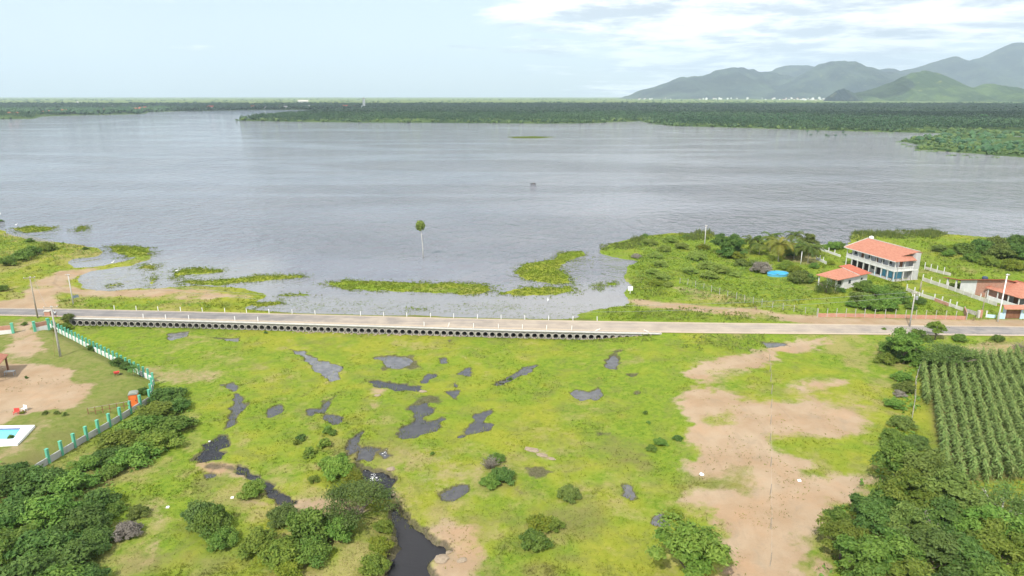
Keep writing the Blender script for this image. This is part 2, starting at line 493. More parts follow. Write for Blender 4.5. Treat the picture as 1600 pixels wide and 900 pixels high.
FARSAND = [[(232, 175.6), (270, 174), (400, 171.8), (592, 170.7), (592, 169.3), (400, 170.2), (270, 172), (232, 173.6)], [(952, 192.3), (962, 189.6), (1000, 188.4), (1016, 191), (1006, 193)], [(10, 182), (35, 181.5), (36, 178.5), (12, 179)]]
FARSANDW = [poly_w(q, 0.0) for q in FARSAND]
LANDW = [poly_w(p, 0.0) for p in LAND]; ISLEW = [poly_w(p, 0.0) for p in ISLES]; FARW = [poly_w(p, 0.0) for p in FAR]
PONDW = [poly_w(p) for p in PONDS]; SANDW = [poly_w(p) for p in SAND]; OVERW = [poly_w(p) for p in GRASS_OVER]; MUDW = [poly_w(p) for p in MUD]
CORN = poly_w([(1432, 569), (1500, 560), (1600, 556), (1760, 590), (1900, 760), (1600, 752), (1475, 760)])
YARD = np.array([G(75, 505), G(240, 590), G(238, 612), G(55, 735), G(-120, 800), G(-500, 800), G(-500, 505)])

def fields(X, Y):
    """ground height and cover weights for points"""
    X = np.asarray(X, float); Y = np.asarray(Y, float)
    z = base(X, Y)
    wob = fbm(X, Y, 3.0, 3, 5) * 0.8 + fbm(X, Y, 0.9, 2, 6) * 0.35
    north = Y > road_n(X)
    near = Y < 420
    land = np.full(X.shape, -40.0)
    for p in LANDW: land = np.maximum(land, sdf(p, X, Y, 40.0))
    isl = np.full(X.shape, -8.0)
    for p in ISLEW: isl = np.maximum(isl, sdf(p, X, Y))
    far = np.full(X.shape, -60.0)
    for p in FARW: far = np.maximum(far, sdf(p, X, Y, 60.0))
    sc = np.where(near, 1.0, 4.0)
    d = np.maximum(land, far) + wob * np.where(near, 1.3, 6.0)
    d = np.maximum(d, np.minimum(isl * 0.8 + wob * 1.5 - 0.55, 2.0))
    zn = np.where(near, np.clip(d * 0.10, -1.6, 0.35 + 0.0 * d) + np.clip(land - 4, 0, 30) * 0.004, np.clip(d * 0.06, -2.5, 3.0))
    zn = zn + np.where(d > 1.0, 0.12 * fbm(X, Y, 6.0, 3, 9), 0)
    # the land right of the bay lies higher towards the gardens
    zn = np.where(near & (X < -60) & (land > 5), zn + 0.25, zn)
    # rise up to the road bed
    up = smooth(5.0, 0.3, Y - road_n(X))
    zn = zn + (ROAD_Z - 0.1 - zn) * up
    z = np.where(north, zn, z)
    south = Y < road_s(X)
    z = np.where(south, z + 0.16 * fbm(X, Y, 7.0, 4, 3) * smooth(0, 3, road_s(X) - Y), z)
    pond = np.full(X.shape, -8.0); lvl = np.full(X.shape, MARSH - 0.22)
    w2 = fbm(X, Y, 3.4, 4, 15) * 1.0 + fbm(X, Y, 1.1, 3, 16) * 0.65 - 0.12
    silt = np.zeros(X.shape)
    for lv_i, (p, lv) in enumerate(zip(PONDW, POND_LEVEL)):
        s = sdf(p, X, Y) + (0.38 if lv_i in (19, 20, 22, 23, 24, 26, 27) else 0.0)
        lvl = np.where(s > pond, lv, lvl); silt = np.where(s > pond, SILT.get(lv_i, .42), silt); pond = np.maximum(pond, s)
    dp = pond + w2 - 0.30
    floor = lvl - 0.45
    k = smooth(-0.9, 0.55, dp)
    z = np.where(south, z * (1 - k) + np.minimum(floor, z) * k, z)
    sand = np.zeros(X.shape)
    ws = fbm(X, Y, 5.0, 4, 21) * 2.6 + fbm(X, Y, 1.2, 3, 22) * 1.5
    for p, a in zip(SANDW, SAND_AMT):
        s = sdf(p, X, Y) + ws * (1.0 if len(p) > 12 else 0.75) * (0.5 if p is SANDW[3] else 1.0) + (1.3 if p is SANDW[3] else 0.0)
        sand = np.maximum(sand, a * smooth(-2.0, 1.6, s))
    for oi, p in enumerate(OVERW):
        s = sdf(p, X, Y) + ws
        sand = sand * (1 - (0.62, 0.72, 0.8, 0.7, 0.5)[oi] * smooth(-1.6, 1.6, s))
    # thin grass creeping over the sand
    sand = np.where(north & ~near, 0, sand)
    sand = sand * (1 - 0.6 * smooth(0.08, 0.55, fbm(X, Y, 8.0, 5, 31)))
    for p in FARSANDW: sand = np.maximum(sand, smooth(-4, 5, sdf(p, X, Y, 30.0) + 5 * fbm(X, Y, 40, 3, 33)))
    mud_shade = np.zeros(X.shape)
    for p in MUDW: mud_shade = np.maximum(mud_shade, 0.85 * smooth(-1.2, 1.4, sdf(p, X, Y) + 1.6 * w2))
    mud_shade = np.maximum(mud_shade, np.where(south, smooth(-1.2, -0.1, dp) * 0.95, 0))  # dark rim painted round the pools for bank shade and reflection
    mud_shade = np.maximum(mud_shade, np.where(north & near & (d < 0.6) & (isl < -2), smooth(0.6, -0.4, d) * 0.55, 0))
    yard = smooth(-1, 2, sdf(YARD, X, Y))
    corn = smooth(-0.5, 1.5, sdf(CORN, X, Y))
    return dict(z=z, sand=sand, mud_shade=mud_shade, yard=yard, corn=corn, pond=dp, lvl=lvl, silt=silt, d=d, land=land, isl=isl, far=far, north=north, south=south, near=near)
def cover(X, Y, F):
    """R lush, G dry, B brown scrub, A unused"""
    lush = 0.5 + 0.65 * fbm(X, Y, 17.0, 4, 41) + 0.6 * fbm(X, Y, 3.0, 4, 42)
    px, py = to_px(X, Y, F['z'])
    lush = lush + 0.55 * smooth(420, 180, px) * F['south'] + 0.35 * smooth(900, 1050, px) * F['south'] * smooth(640, 560, py)
    lush = lush + np.where(F['north'] & F['near'], 0.35 * (px > 900) - 0.1, 0)
    dry = 0.20 + 0.75 * fbm(X, Y, 11.0, 4, 51) + 0.65 * fbm(X, Y, 2.2, 4, 52)
    dry = dry + 0.35 * F['yard'] + 0.36 * smooth(640, 740, py) * (1 - smooth(760, 1000, px)) * F['south']
    dry = dry + np.where(F['north'] & F['near'] & (px < 420), 0.3, 0) + 0.25 * smooth(1060, 1300, px) * F['south']
    brown = 0.6 * smooth(0.12, 0.6, fbm(X, Y, 8.0, 4, 61)) * F['south'] * smooth(600, 720, py)
    return np.clip(lush, 0, 1), np.clip(dry, 0, 1), np.clip(brown + 0.9 * F['corn'], 0, 1)

def field_material(name, bumpy):
    m, nt, out = new_mat(name)
    z1 = nt.attr('zone_a'); s1 = nt.node('ShaderNodeSeparateColor'); nt.l.new(z1.outputs['Color'], s1.inputs[0])
    z2 = nt.attr('zone_b'); s2 = nt.node('ShaderNodeSeparateColor'); nt.l.new(z2.outputs['Color'], s2.inputs[0])
    sand, mud_shade, brown = s1.outputs; lush, dry, yard = s2.outputs
    far = z2.outputs['Alpha']
    p = nt.pos()
    nf = nt.noise(p, 1.1, 5, 0.65); nm = nt.noise(p, 0.16, 5, 0.6); ng = nt.noise(p, 4.0, 4, 0.6)
    yel = nt.mix(nt.ramp(nf, 0.3, 0.7), (0.200, 0.228, 0.024), (0.268, 0.272, 0.038))
    grn = nt.mix(nt.ramp(nf, 0.3, 0.7), (0.118, 0.188, 0.019), (0.195, 0.252, 0.028))
    strw = nt.mix(nt.ramp(ng, 0.3, 0.7), (0.32, 0.255, 0.12), (0.255, 0.235, 0.075))
    brn = nt.mix(nt.ramp(nf, 0.3, 0.7), (0.20, 0.14, 0.08), (0.15, 0.14, 0.05))
    c = nt.mix(nt.ramp(nt.math('ADD', lush, nt.math('MULTIPLY', nt.math('SUBTRACT', nf, 0.5), 0.7)), 0.15, 0.85), yel, grn)
    c = nt.mix(nt.math('MULTIPLY', nt.ramp(nt.math('ADD', dry, nt.math('MULTIPLY', nt.math('SUBTRACT', nf, 0.5), 0.9)), 0.35, 1.05), 0.8), c, strw)
    dull = nt.ramp(nt.noise(p, 0.26, 6, 0.68, 0.5), 0.47, 0.66)
    c = nt.mix(nt.math('MULTIPLY', dull, 0.55), c, nt.mix(nt.ramp(ng, 0.3, 0.7), (0.125, 0.145, 0.035), (0.19, 0.19, 0.06)))
    lawn = nt.mix(nt.ramp(nf, 0.25, 0.75), (0.125, 0.155, 0.036), (0.195, 0.185, 0.07))
    c = nt.mix(nt.math('MULTIPLY', yard, 0.72), c, lawn)
    c = nt.mix(nt.math('MULTIPLY', brown, 0.85), c, brn)
    snd = nt.mix(nt.ramp(nm, 0.32, 0.68), (0.325, 0.225, 0.138), (0.385, 0.292, 0.198))
    snd = nt.mix(nt.math('MULTIPLY', nt.ramp(ng, 0.5, 0.8), 0.35), snd, (0.235, 0.18, 0.115))
    snd = nt.mix(nt.math('MULTIPLY', nt.ramp(nt.noise(nt.scalev(p, (1, 0.6, 1)), 0.42, 6, 0.7, 0.6), 0.50, 0.72), 0.45), snd, (0.255, 0.21, 0.15))
    trk = nt.noise(nt.scalev(p, (1.0, 0.10, 1)), 0.55, 4, 0.6, 0.8)
    snd = nt.mix(nt.math('MULTIPLY', nt.ramp(trk, 0.56, 0.70), 0.35), snd, (0.27, 0.20, 0.135))
    snd = nt.mix(nt.math('MULTIPLY', nt.ramp(nt.noise(p, 0.10, 5, 0.65), 0.5, 0.7), 0.5), snd, (0.40, 0.25, 0.145))
    sf = nt.ramp(nt.math('ADD', sand, nt.math('ADD', nt.math('MULTIPLY', nt.math('SUBTRACT', nf, 0.5), 0.8), nt.math('MULTIPLY', nt.math('SUBTRACT', ng, 0.5), 0.5))), 0.16, 0.9)
    c = nt.mix(sf, c, snd)
    mf = nt.ramp(nt.math('ADD', mud_shade, nt.math('MULTIPLY', nt.math('SUBTRACT', nf, 0.5), 0.5)), 0.35, 0.8)
    c = nt.mix(nt.math('MULTIPLY', mf, 0.85), c, nt.mix(nt.ramp(ng, 0.3, 0.7), (0.055, 0.05, 0.03), (0.125, 0.105, 0.075)))  # mud colour, kept dark for the painted pool rim shade too
    # land beyond the lake: wood floor near the shore, open fields behind
    nb = nt.noise(p, 0.004, 6, 0.62); nc = nt.noise(p, 0.02, 4, 0.6)
    fl = nt.mix(nt.ramp(nb, 0.40, 0.62), (0.13, 0.19, 0.045), (0.22, 0.26, 0.07))
    fl = nt.mix(nt.ramp(nc, 0.52, 0.66), fl, (0.04, 0.07, 0.025))
    fy = nt.node('ShaderNodeSeparateXYZ'); nt.l.new(p, fy.inputs[0])
    fl = nt.mix(nt.ramp(fy.outputs[1], 3500.0, 4400.0), nt.mix(nt.ramp(nc, 0.35, 0.65), (0.04, 0.075, 0.022), (0.085, 0.13, 0.034)), fl)
    c = nt.mix(far, c, fl)
    nrm = bump(nt, nt.math('ADD', nt.math('MULTIPLY', nf, 0.5), nt.math('MULTIPLY', ng, 0.3)), 0.35, 0.4) if bumpy else None
    if bumpy:
        principled(nt, out, c, 0.95, 0.04, nrm)
    else:
        d = nt.node('ShaderNodeBsdfDiffuse'); t = nt.node('ShaderNodeBsdfTranslucent'); mx = nt.node('ShaderNodeMixShader')
        hs = nt.node('ShaderNodeHueSaturation'); nt.put(hs.inputs['Color'], c)
        nt.put(hs.inputs['Value'], nt.math('ADD', 0.75, nt.math('MULTIPLY', nt.attr('tint').outputs['Fac'], 0.55)))
        nt.l.new(hs.outputs[0], d.inputs[0]); nt.l.new(hs.outputs[0], t.inputs[0])
        mx.inputs[0].default_value = 0.3
        nt.l.new(d.outputs[0], mx.inputs[1]); nt.l.new(t.outputs[0], mx.inputs[2]); nt.l.new(mx.outputs[0], out.inputs[0])
    return m
M_GROUND = field_material('ground_cover', True)
M_BLADES = field_material('grass_blades', False)

def zones(X, Y, F):
    lush, dry, brown = cover(X, Y, F)
    far = smooth(420, 520, Y)
    za = np.stack([F['sand'], F['mud_shade'], brown, np.ones_like(X)], -1)
    zb = np.stack([lush, dry, F['yard'], far], -1)
    return za, zb

ys = [38.0]
while ys[-1] < 176: ys.append(ys[-1] + 0.36)
while ys[-1] < 24000: ys.append(ys[-1] * 1.0125)
ys = np.array(ys); us = np.linspace(-1, 1, 880)
GX = us[None, :] * (0.92 * ys[:, None] + 48); GY = np.repeat(ys[:, None], len(us), 1)
FG = fields(GX.ravel(), GY.ravel())
nr, nc_ = GX.shape
idx = np.arange(nr * nc_).reshape(nr, nc_)
quads = np.stack([idx[:-1, :-1], idx[:-1, 1:], idx[1:, 1:], idx[1:, :-1]], -1).reshape(-1, 4)
za, zb = zones(GX.ravel(), GY.ravel(), FG)
GV = np.stack([GX.ravel(), GY.ravel(), FG['z']], -1)
ground = link('ground', fast_mesh('ground', GV, quads, [M_GROUND], True, attrs={'zone_a': za, 'zone_b': zb}))
tag(ground, kind='structure')
def zat(x, y):
    return float(fields(np.array([x]), np.array([y]))['z'][0])
def zats(x, y):
    return fields(np.asarray(x), np.asarray(y))['z']

# ------------------------------------------------------------------ water
def water_material(name, deep, wave, strength, rough, aniso=(1, 1.9, 1), slick=True, turbid=None, shore=False, silt=False):
    m, nt, out = new_mat(name)
    p = nt.scalev(nt.pos(), aniso)
    w1 = nt.noise(p, wave, 3, 0.55, 0.4); w2 = nt.noise(p, wave * 3.1, 3, 0.55, 0.3); w0 = nt.noise(p, wave * 0.35, 2, 0.5)
    h = nt.math('ADD', nt.math('MULTIPLY', w1, 1.0), nt.math('MULTIPLY', w2, 0.33))
    h = nt.math('ADD', h, nt.math('MULTIPLY', w0, 0.9))
    st = strength
    if slick:
        q = nt.scalev(nt.pos(), (0.55, 2.4, 1))
        sl = nt.math('SUBTRACT', 1.0, nt.ramp(nt.math('ABSOLUTE', nt.math('SUBTRACT', nt.noise(q, 0.0026, 3, 0.5, 0.3), 0.5)), 0.004, 0.05))
        calm = nt.ramp(nt.noise(nt.pos(), 0.012, 4, 0.6), 0.35, 0.65)
        st = nt.math('MULTIPLY', nt.math('SUBTRACT', 1.0, nt.math('MULTIPLY', sl, 0.6)), nt.math('MULTIPLY', nt.math('ADD', 0.75, nt.math('MULTIPLY', calm, 0.4)), strength))
    sy = nt.node('ShaderNodeSeparateXYZ'); nt.l.new(nt.pos(), sy.inputs[0])
    sh = nt.ramp(nt.math('ADD', sy.outputs[1], nt.math('MULTIPLY', nt.noise(nt.pos(), 0.05, 4, 0.6), -30.0)), nt.math('ADD', 172.0, nt.math('MULTIPLY', nt.ramp(sy.outputs[0], -55.0, -75.0), 30.0)), nt.math('ADD', 140.0, nt.math('MULTIPLY', nt.ramp(sy.outputs[0], -55.0, -75.0), 30.0)))
    if shore: st = nt.math('MULTIPLY', st, nt.math('SUBTRACT', 1.0, nt.math('MULTIPLY', sh, 0.6)))
    nrm = bump(nt, h, st, 1.0)
    col = (*deep, 1)
    if turbid: col = nt.mix(nt.ramp(nt.noise(nt.pos(), 0.02, 4, 0.6), 0.3, 0.7), deep, turbid)
    if shore: col = nt.mix(nt.math('MULTIPLY', sh, 0.8), col, (0.25, 0.245, 0.235))   # sandy shallows, paled further to paint in the reflected sky
    if silt: col = nt.mix(nt.attr('silt').outputs['Fac'], col, nt.mix(nt.ramp(nt.noise(nt.pos(), 0.9, 4, 0.6), 0.3, 0.7), (0.13, 0.128, 0.135), (0.20, 0.196, 0.196)))
    pr = principled(nt, out, col, rough, 0.5, nrm)
    pr.inputs['IOR'].default_value = 1.333
    return m
M_LAKE = water_material('lake_water', (0.150, 0.150, 0.172), 0.24, 2.0, 0.06, aniso=(1, 0.8, 1), turbid=(0.182, 0.178, 0.196), shore=True)
M_POND = water_material('pond_water', (0.016, 0.016, 0.019), 0.8, 0.045, 0.03, slick=False, turbid=(0.022, 0.020, 0.022), silt=True)
pts = [(x, float(road_n(x)) - 0.6, 0.0) for x in np.linspace(-420, 900, 60)]
lv = [(-60000, pts[0][1], 0.0)] + pts + [(60000, pts[-1][1], 0.0), (60000, 70000, 0), (-60000, 70000, 0)]
lake = MB().add(lv, [tuple(range(len(lv)))]).build('lake_water', M_LAKE)
tag(lake, kind='structure')
def pond_sheet():
    dp = FG['pond']
    near_y = GY.ravel() < 176
    ok = (dp > -1.6) & FG['south'] & near_y
    f = quads[ok[quads].all(1)]
    used = np.unique(f); remap = np.zeros(nr * nc_, np.int64); remap[used] = np.arange(len(used))
    v = GV[used].copy(); v[:, 2] = FG['lvl'][used]
    # split faces whose corners lie on different levels
    fz = FG['lvl'][f]; keep = (fz.max(1) - fz.min(1)) < 0.02
    return fast_mesh('pond_water', v, remap[f[keep]], [M_POND], True, attrs={'silt': FG['silt'][used]})
tag(link('pond_water', pond_sheet()), kind='structure')

# ------------------------------------------------------------------ road
def road_material():
    m, nt, out = new_mat('worn_asphalt')
    p = nt.pos(); ed = nt.attr('edge').outputs['Fac']; pale = nt.attr('pale').outputs['Fac']
    n1 = nt.noise(p, 0.25, 5, 0.6); n2 = nt.noise(p, 2.5, 4, 0.6); n3 = nt.noise(nt.scalev(p, (0.15, 2.0, 1)), 0.6, 4, 0.6)
    asph = nt.mix(nt.ramp(n1, 0.3, 0.7), (0.185, 0.175, 0.17), (0.28, 0.255, 0.235))
    asph = nt.mix(nt.math('MULTIPLY', nt.ramp(n3, 0.42, 0.66), 0.6), asph, (0.13, 0.127, 0.13))
    conc = nt.mix(nt.ramp(n1, 0.3, 0.7), (0.33, 0.275, 0.22), (0.42, 0.35, 0.275))
    conc = nt.mix(nt.math('MULTIPLY', nt.ramp(n3, 0.45, 0.68), 0.6), conc, (0.245, 0.225, 0.205))
    c = nt.mix(nt.ramp(nt.math('ADD', pale, nt.math('MULTIPLY', nt.math('SUBTRACT', n1, 0.5), 0.5)), 0.25, 0.75), asph, conc)
    e = nt.ramp(nt.math('ADD', ed, nt.math('MULTIPLY', nt.math('SUBTRACT', n2, 0.5), 0.5)), 0.62, 0.92)
    c = nt.mix(nt.math('MULTIPLY', e, 0.85), c, (0.47, 0.375, 0.275))
    principled(nt, out, c, 0.85, 0.25, bump(nt, n2, 0.25, 0.05))
    return m
def build_road():
    n = 420; xs = np.linspace(-330, 520, n); k = 9
    V = []; edge = []; pale = []
    for x in xs:
        yn, ys_ = float(road_n(x)), float(road_s(x))
        for j in range(k):
            t = j / (k - 1)
            crown = 0.10 * (1 - (2 * t - 1) ** 2)
            V.append((x, ys_ + (yn - ys_) * t, ROAD_Z + crown)); edge.append(abs(2 * t - 1))
            pale.append(float(np.interp(x, [-120, -70, -40, 20, 60, 85, 105], [0.12, 0.2, 0.55, 0.75, 0.8, 0.45, 0.28])))
    I = np.arange(n * k).reshape(n, k)
    q = np.stack([I[:-1, :-1], I[1:, :-1], I[1:, 1:], I[:-1, 1:]], -1).reshape(-1, 4)
    o = link('road', fast_mesh('road', np.array(V), q, [road_material()], True, attrs={'edge': np.array(edge), 'pale': np.array(pale)}))
    tag(o, kind='structure')
build_road()
# ------------------------------------------------------------------ hills, haze, clouds
def hill_material(name, c1, c2, bare):
    m, nt, out = new_mat(name)
    p = nt.pos()
    n1 = nt.noise(p, 0.0035, 7, 0.62); n2 = nt.noise(p, 0.012, 6, 0.65)
    c = nt.mix(nt.ramp(n1, 0.42, 0.60), c1, c2)  # tone patches also paint in sunlit and cloud-shaded slopes
    c = nt.mix(nt.math('MULTIPLY', nt.ramp(n2, 0.58, 0.74), 0.7), c, bare)  # light patches double as painted sunlight, not only open ground
    principled(nt, out, c, 0.95, 0.05, bump(nt, n2, 0.8, 25.0))
    return m
M_HILL = hill_material('wooded_hillside', (0.010, 0.022, 0.024), (0.044, 0.066, 0.044), (0.18, 0.19, 0.085))
M_HILLG = hill_material('green_hillside', (0.036, 0.070, 0.022), (0.090, 0.140, 0.040), (0.28, 0.29, 0.10))
def hill(D, pts, thick, mat, seed):
    xs, zs = [], []
    for px, py in pts:
        u = (px - 800) / FPX; v = (py - 450) / FPX
        # point of the sight line at world y = D
        t = D / (CP - v * SP)
        xs.append(u * t); zs.append(max(0.0, CAM_H - t * (SP + v * CP)))
    nx, ny = 220, 48
    X = np.linspace(xs[0] - thick * 0.12, xs[-1] + thick * 0.12, nx); T = np.linspace(-1, 1, ny)
    prof = np.interp(X, [X[0]] + xs + [X[-1]], [-15] + zs + [-15])
    prof = prof * (1 + 0.05 * fbm(X, X * 0, thick * 0.045, 3, seed + 70) + 0.07 * fbm(X, X * 0, thick * 0.35, 4, seed + 50)) + 0.03 * max(zs) * fbm(X, X * 0, thick * 0.12, 3, seed + 60) * (prof > 20)
    k = np.ones(3) / 3; prof = np.convolve(np.pad(prof, 1, 'edge'), k, 'valid')
    XX, TT = np.meshgrid(X, T); Hh = np.repeat(prof[None, :], ny, 0)
    YY = D + TT * thick * (0.35 + 0.65 * np.sqrt(np.clip(Hh / max(zs), 0, 1)))
    spur = fbm(XX, YY * 0.45, thick * 0.32, 5, seed)
    fall = np.clip(1 - np.abs(TT), 0, 1)
    fall = fall ** np.clip(1.15 + 0.75 * spur, 0.6, 2.2)
    ZZ = Hh * fall + (0.25 - 0.9 * np.abs(spur)) * 0.34 * max(zs) * np.abs(TT) * (1 - np.abs(TT)) * 4 * (Hh > 5) - 8 * np.abs(TT)
    V = np.stack([XX.ravel(), YY.ravel(), ZZ.ravel()], -1)
    I = np.arange(nx * ny).reshape(ny, nx)
    q = np.stack([I[:-1, :-1], I[:-1, 1:], I[1:, 1:], I[1:, :-1]], -1).reshape(-1, 4)
    o = link('hill', fast_mesh('hill', V, q, [mat], True)); tag(o, kind='structure')
    return o
hill(10800, [(1380, 150), (1400, 112), (1440, 103), (1470, 92), (1490, 86), (1515, 92), (1535, 84), (1560, 76), (1588, 66), (1604, 72), (1650, 84), (1720, 96), (1800, 112), (1950, 130), (2200, 149)], 2200, M_HILL, 1)
hill(11400, [(1150, 146), (1198, 110), (1235, 102), (1270, 103), (1300, 122), (1350, 120), (1368, 108), (1386, 104), (1412, 110), (1440, 148)], 2000, M_HILL, 2)
hill(10000, [(990, 147.5), (1010, 139), (1040, 129), (1065, 119), (1100, 116), (1128, 106), (1146, 101), (1165, 105), (1200, 112), (1250, 121), (1300, 136), (1345, 148)], 1700, M_HILL, 3)
hill(9300, [(1180, 147), (1215, 135), (1250, 118), (1280, 101), (1310, 96), (1335, 97), (1370, 107), (1400, 114), (1430, 126), (1480, 147)], 1700, M_HILL, 4)
hill(6000, [(1330, 150), (1385, 131), (1418, 118), (1442, 111), (1462, 112), (1482, 121), (1510, 136), (1550, 150)], 800, M_HILLG, 5)
hill(5600, [(1470, 150), (1515, 137), (1548, 129), (1590, 138), (1650, 150)], 700, M_HILLG, 6)
hill(5700, [(1296, 150), (1306, 142), (1318, 138), (1330, 142), (1342, 150)], 200, M_HILL, 7)

def build_haze():
    m, nt, out = new_mat('pale_air')
    v = nt.node('ShaderNodeVolumePrincipled')
    v.inputs['Color'].default_value = (0.72, 0.85, 1.0, 1)
    v.inputs['Density'].default_value = HAZE_DENSITY
    v.inputs['Anisotropy'].default_value = 0.0
    nt.l.new(v.outputs[0], out.inputs['Volume'])
    o = MB().box(-26000, 26000, -3000, 25500, -20, 1250).build('haze', m)
    tag(o, kind='stuff')
build_haze()

def cloud(name, cx, cy, cz, rx, ry, rz, seed):
    """a lumpy flat-bottomed cumulus high above the view; it only throws its shade"""
    m = bpy.data.materials.get('cloud_vapour')
    if m is None:
        m, nt, out = new_mat('cloud_vapour')
        df = nt.node('ShaderNodeBsdfDiffuse'); tr = nt.node('ShaderNodeBsdfTranslucent'); mx = nt.node('ShaderNodeMixShader')
        df.inputs[0].default_value = tr.inputs[0].default_value = (.95, .95, .95, 1); mx.inputs[0].default_value = 0.82
        nt.l.new(df.outputs[0], mx.inputs[1]); nt.l.new(tr.outputs[0], mx.inputs[2]); nt.l.new(mx.outputs[0], out.inputs[0])
    n = 48; V = []; F = []
    for i in range(n // 2 + 1):
        th = math.pi * i / (n // 2)
        for j in range(n):
            ph = 2 * math.pi * j / n
            d = np.array([math.sin(th) * math.cos(ph), math.sin(th) * math.sin(ph), math.cos(th)])
            r = 1 + 0.32 * float(fbm(np.array([d[0] * 3 + d[2] * 1.7]), np.array([d[1] * 3 - d[2]]), 1.0, 4, seed)[0])
            V.append((cx + d[0] * rx * r, cy + d[1] * ry * r, cz + d[2] * rz * r * (1 if d[2] > 0 else 0.25)))
    for i in range(n // 2):
        for j in range(n):
            F.append((i * n + j, i * n + (j + 1) % n, (i + 1) * n + (j + 1) % n, (i + 1) * n + j))
    o = link(name, fast_mesh(name, np.array(V), np.array(F), [m], True)); tag(o, kind='structure')
def cloud_over(gx, gy, rx, ry, seed, alt=1400):
    k = alt / TO_SUN.z
    cloud('cloud', gx + TO_SUN.x * k, gy + TO_SUN.y * k, alt, rx, ry, 150, seed)
cloud_over(-1700, 3150, 1100, 900, 3)
cloud_over(-200, 2750, 1000, 1100, 5)
cloud_over(1500, 2350, 1200, 1150, 4)
cloud_over(4200, 3300, 1500, 1200, 6)
cloud_over(2700, 9500, 900, 420, 11)
cloud_over(5200, 9900, 800, 500, 12)
cloud_over(3080, 6050, 260, 300, 13)
cloud_over(-3900, 3300, 900, 900, 8)

# ------------------------------------------------------------------ foliage
def leaf_material(name, c1, c2, trans=0.36, val=0.18):
    m, nt, out = new_mat(name)
    t = nt.attr('tint').outputs['Fac']
    oi = nt.node('ShaderNodeObjectInfo').outputs['Random']
    c = nt.mix(t, c1, c2)
    hs = nt.node('ShaderNodeHueSaturation')
    nt.put(hs.inputs['Hue'], nt.math('ADD', 0.494, nt.math('MULTIPLY', oi, 0.020)))
    nt.put(hs.inputs['Value'], nt.math('ADD', 1.0 - val, nt.math('MULTIPLY', oi, 2 * val)))
    nt.put(hs.inputs['Color'], c)
    p = nt.node('ShaderNodeBsdfPrincipled'); nt.l.new(hs.outputs[0], p.inputs['Base Color'])
    p.inputs['Roughness'].default_value = 0.55; p.inputs['Specular IOR Level'].default_value = 0.25
    tr = nt.node('ShaderNodeBsdfTranslucent'); nt.l.new(hs.outputs[0], tr.inputs[0])
    mx = nt.node('ShaderNodeMixShader'); mx.inputs[0].default_value = trans
    nt.l.new(p.outputs[0], mx.inputs[1]); nt.l.new(tr.outputs[0], mx.inputs[2]); nt.l.new(mx.outputs[0], out.inputs[0])
    return m
LEAF = {
    'dark': leaf_material('dark_leaves', (0.066, 0.140, 0.026), (0.150, 0.240, 0.048)),
    'mid': leaf_material('green_leaves', (0.098, 0.190, 0.028), (0.205, 0.300, 0.050)),
    'bright': leaf_material('bright_leaves', (0.125, 0.190, 0.026), (0.235, 0.285, 0.042)),
    'lime': leaf_material('lime_leaves', (0.13, 0.23, 0.03), (0.25, 0.34, 0.055)),
    'yellow': leaf_material('yellow_green_leaves', (0.15, 0.21, 0.018), (0.26, 0.28, 0.03)),
    'olive': leaf_material('olive_leaves', (0.110, 0.160, 0.030), (0.215, 0.265, 0.058)),
    'scrub': leaf_material('scrub_leaves', (0.17, 0.24, 0.038), (0.30, 0.36, 0.075)),
    'airy': leaf_material('feathery_leaves', (0.090, 0.155, 0.034), (0.175, 0.245, 0.056)),
    'grey': leaf_material('dry_twigs', (0.20, 0.18, 0.145), (0.36, 0.32, 0.27)),
    'palm': leaf_material('palm_fronds', (0.065, 0.12, 0.018), (0.19, 0.21, 0.035)),
    'palmdry': leaf_material('yellowing_fronds', (0.12, 0.14, 0.02), (0.34, 0.27, 0.05)),
    'corn': leaf_material('corn_leaves', (0.135, 0.225, 0.052), (0.35, 0.41, 0.13)),
    'reed': leaf_material('reed_blades', (0.10, 0.16, 0.035), (0.22, 0.26, 0.06)),
    'far': leaf_material('far_wood_leaves', (0.026, 0.080, 0.030), (0.070, 0.145, 0.048), 0.1),
    'farg': leaf_material('shore_scrub_leaves', (0.042, 0.095, 0.024), (0.11, 0.165, 0.035), 0.1),
}
M_BARK = mottled('bark', (0.13, 0.10, 0.075), (0.22, 0.18, 0.14), 3.0, 0.9, 0.1, 0.4, (1, 1, 0.3))
M_PALEBARK = mottled('pale_bark', (0.36, 0.33, 0.28), (0.50, 0.47, 0.41), 3.0, 0.9, 0.1, 0.3, (1, 1, 0.4))

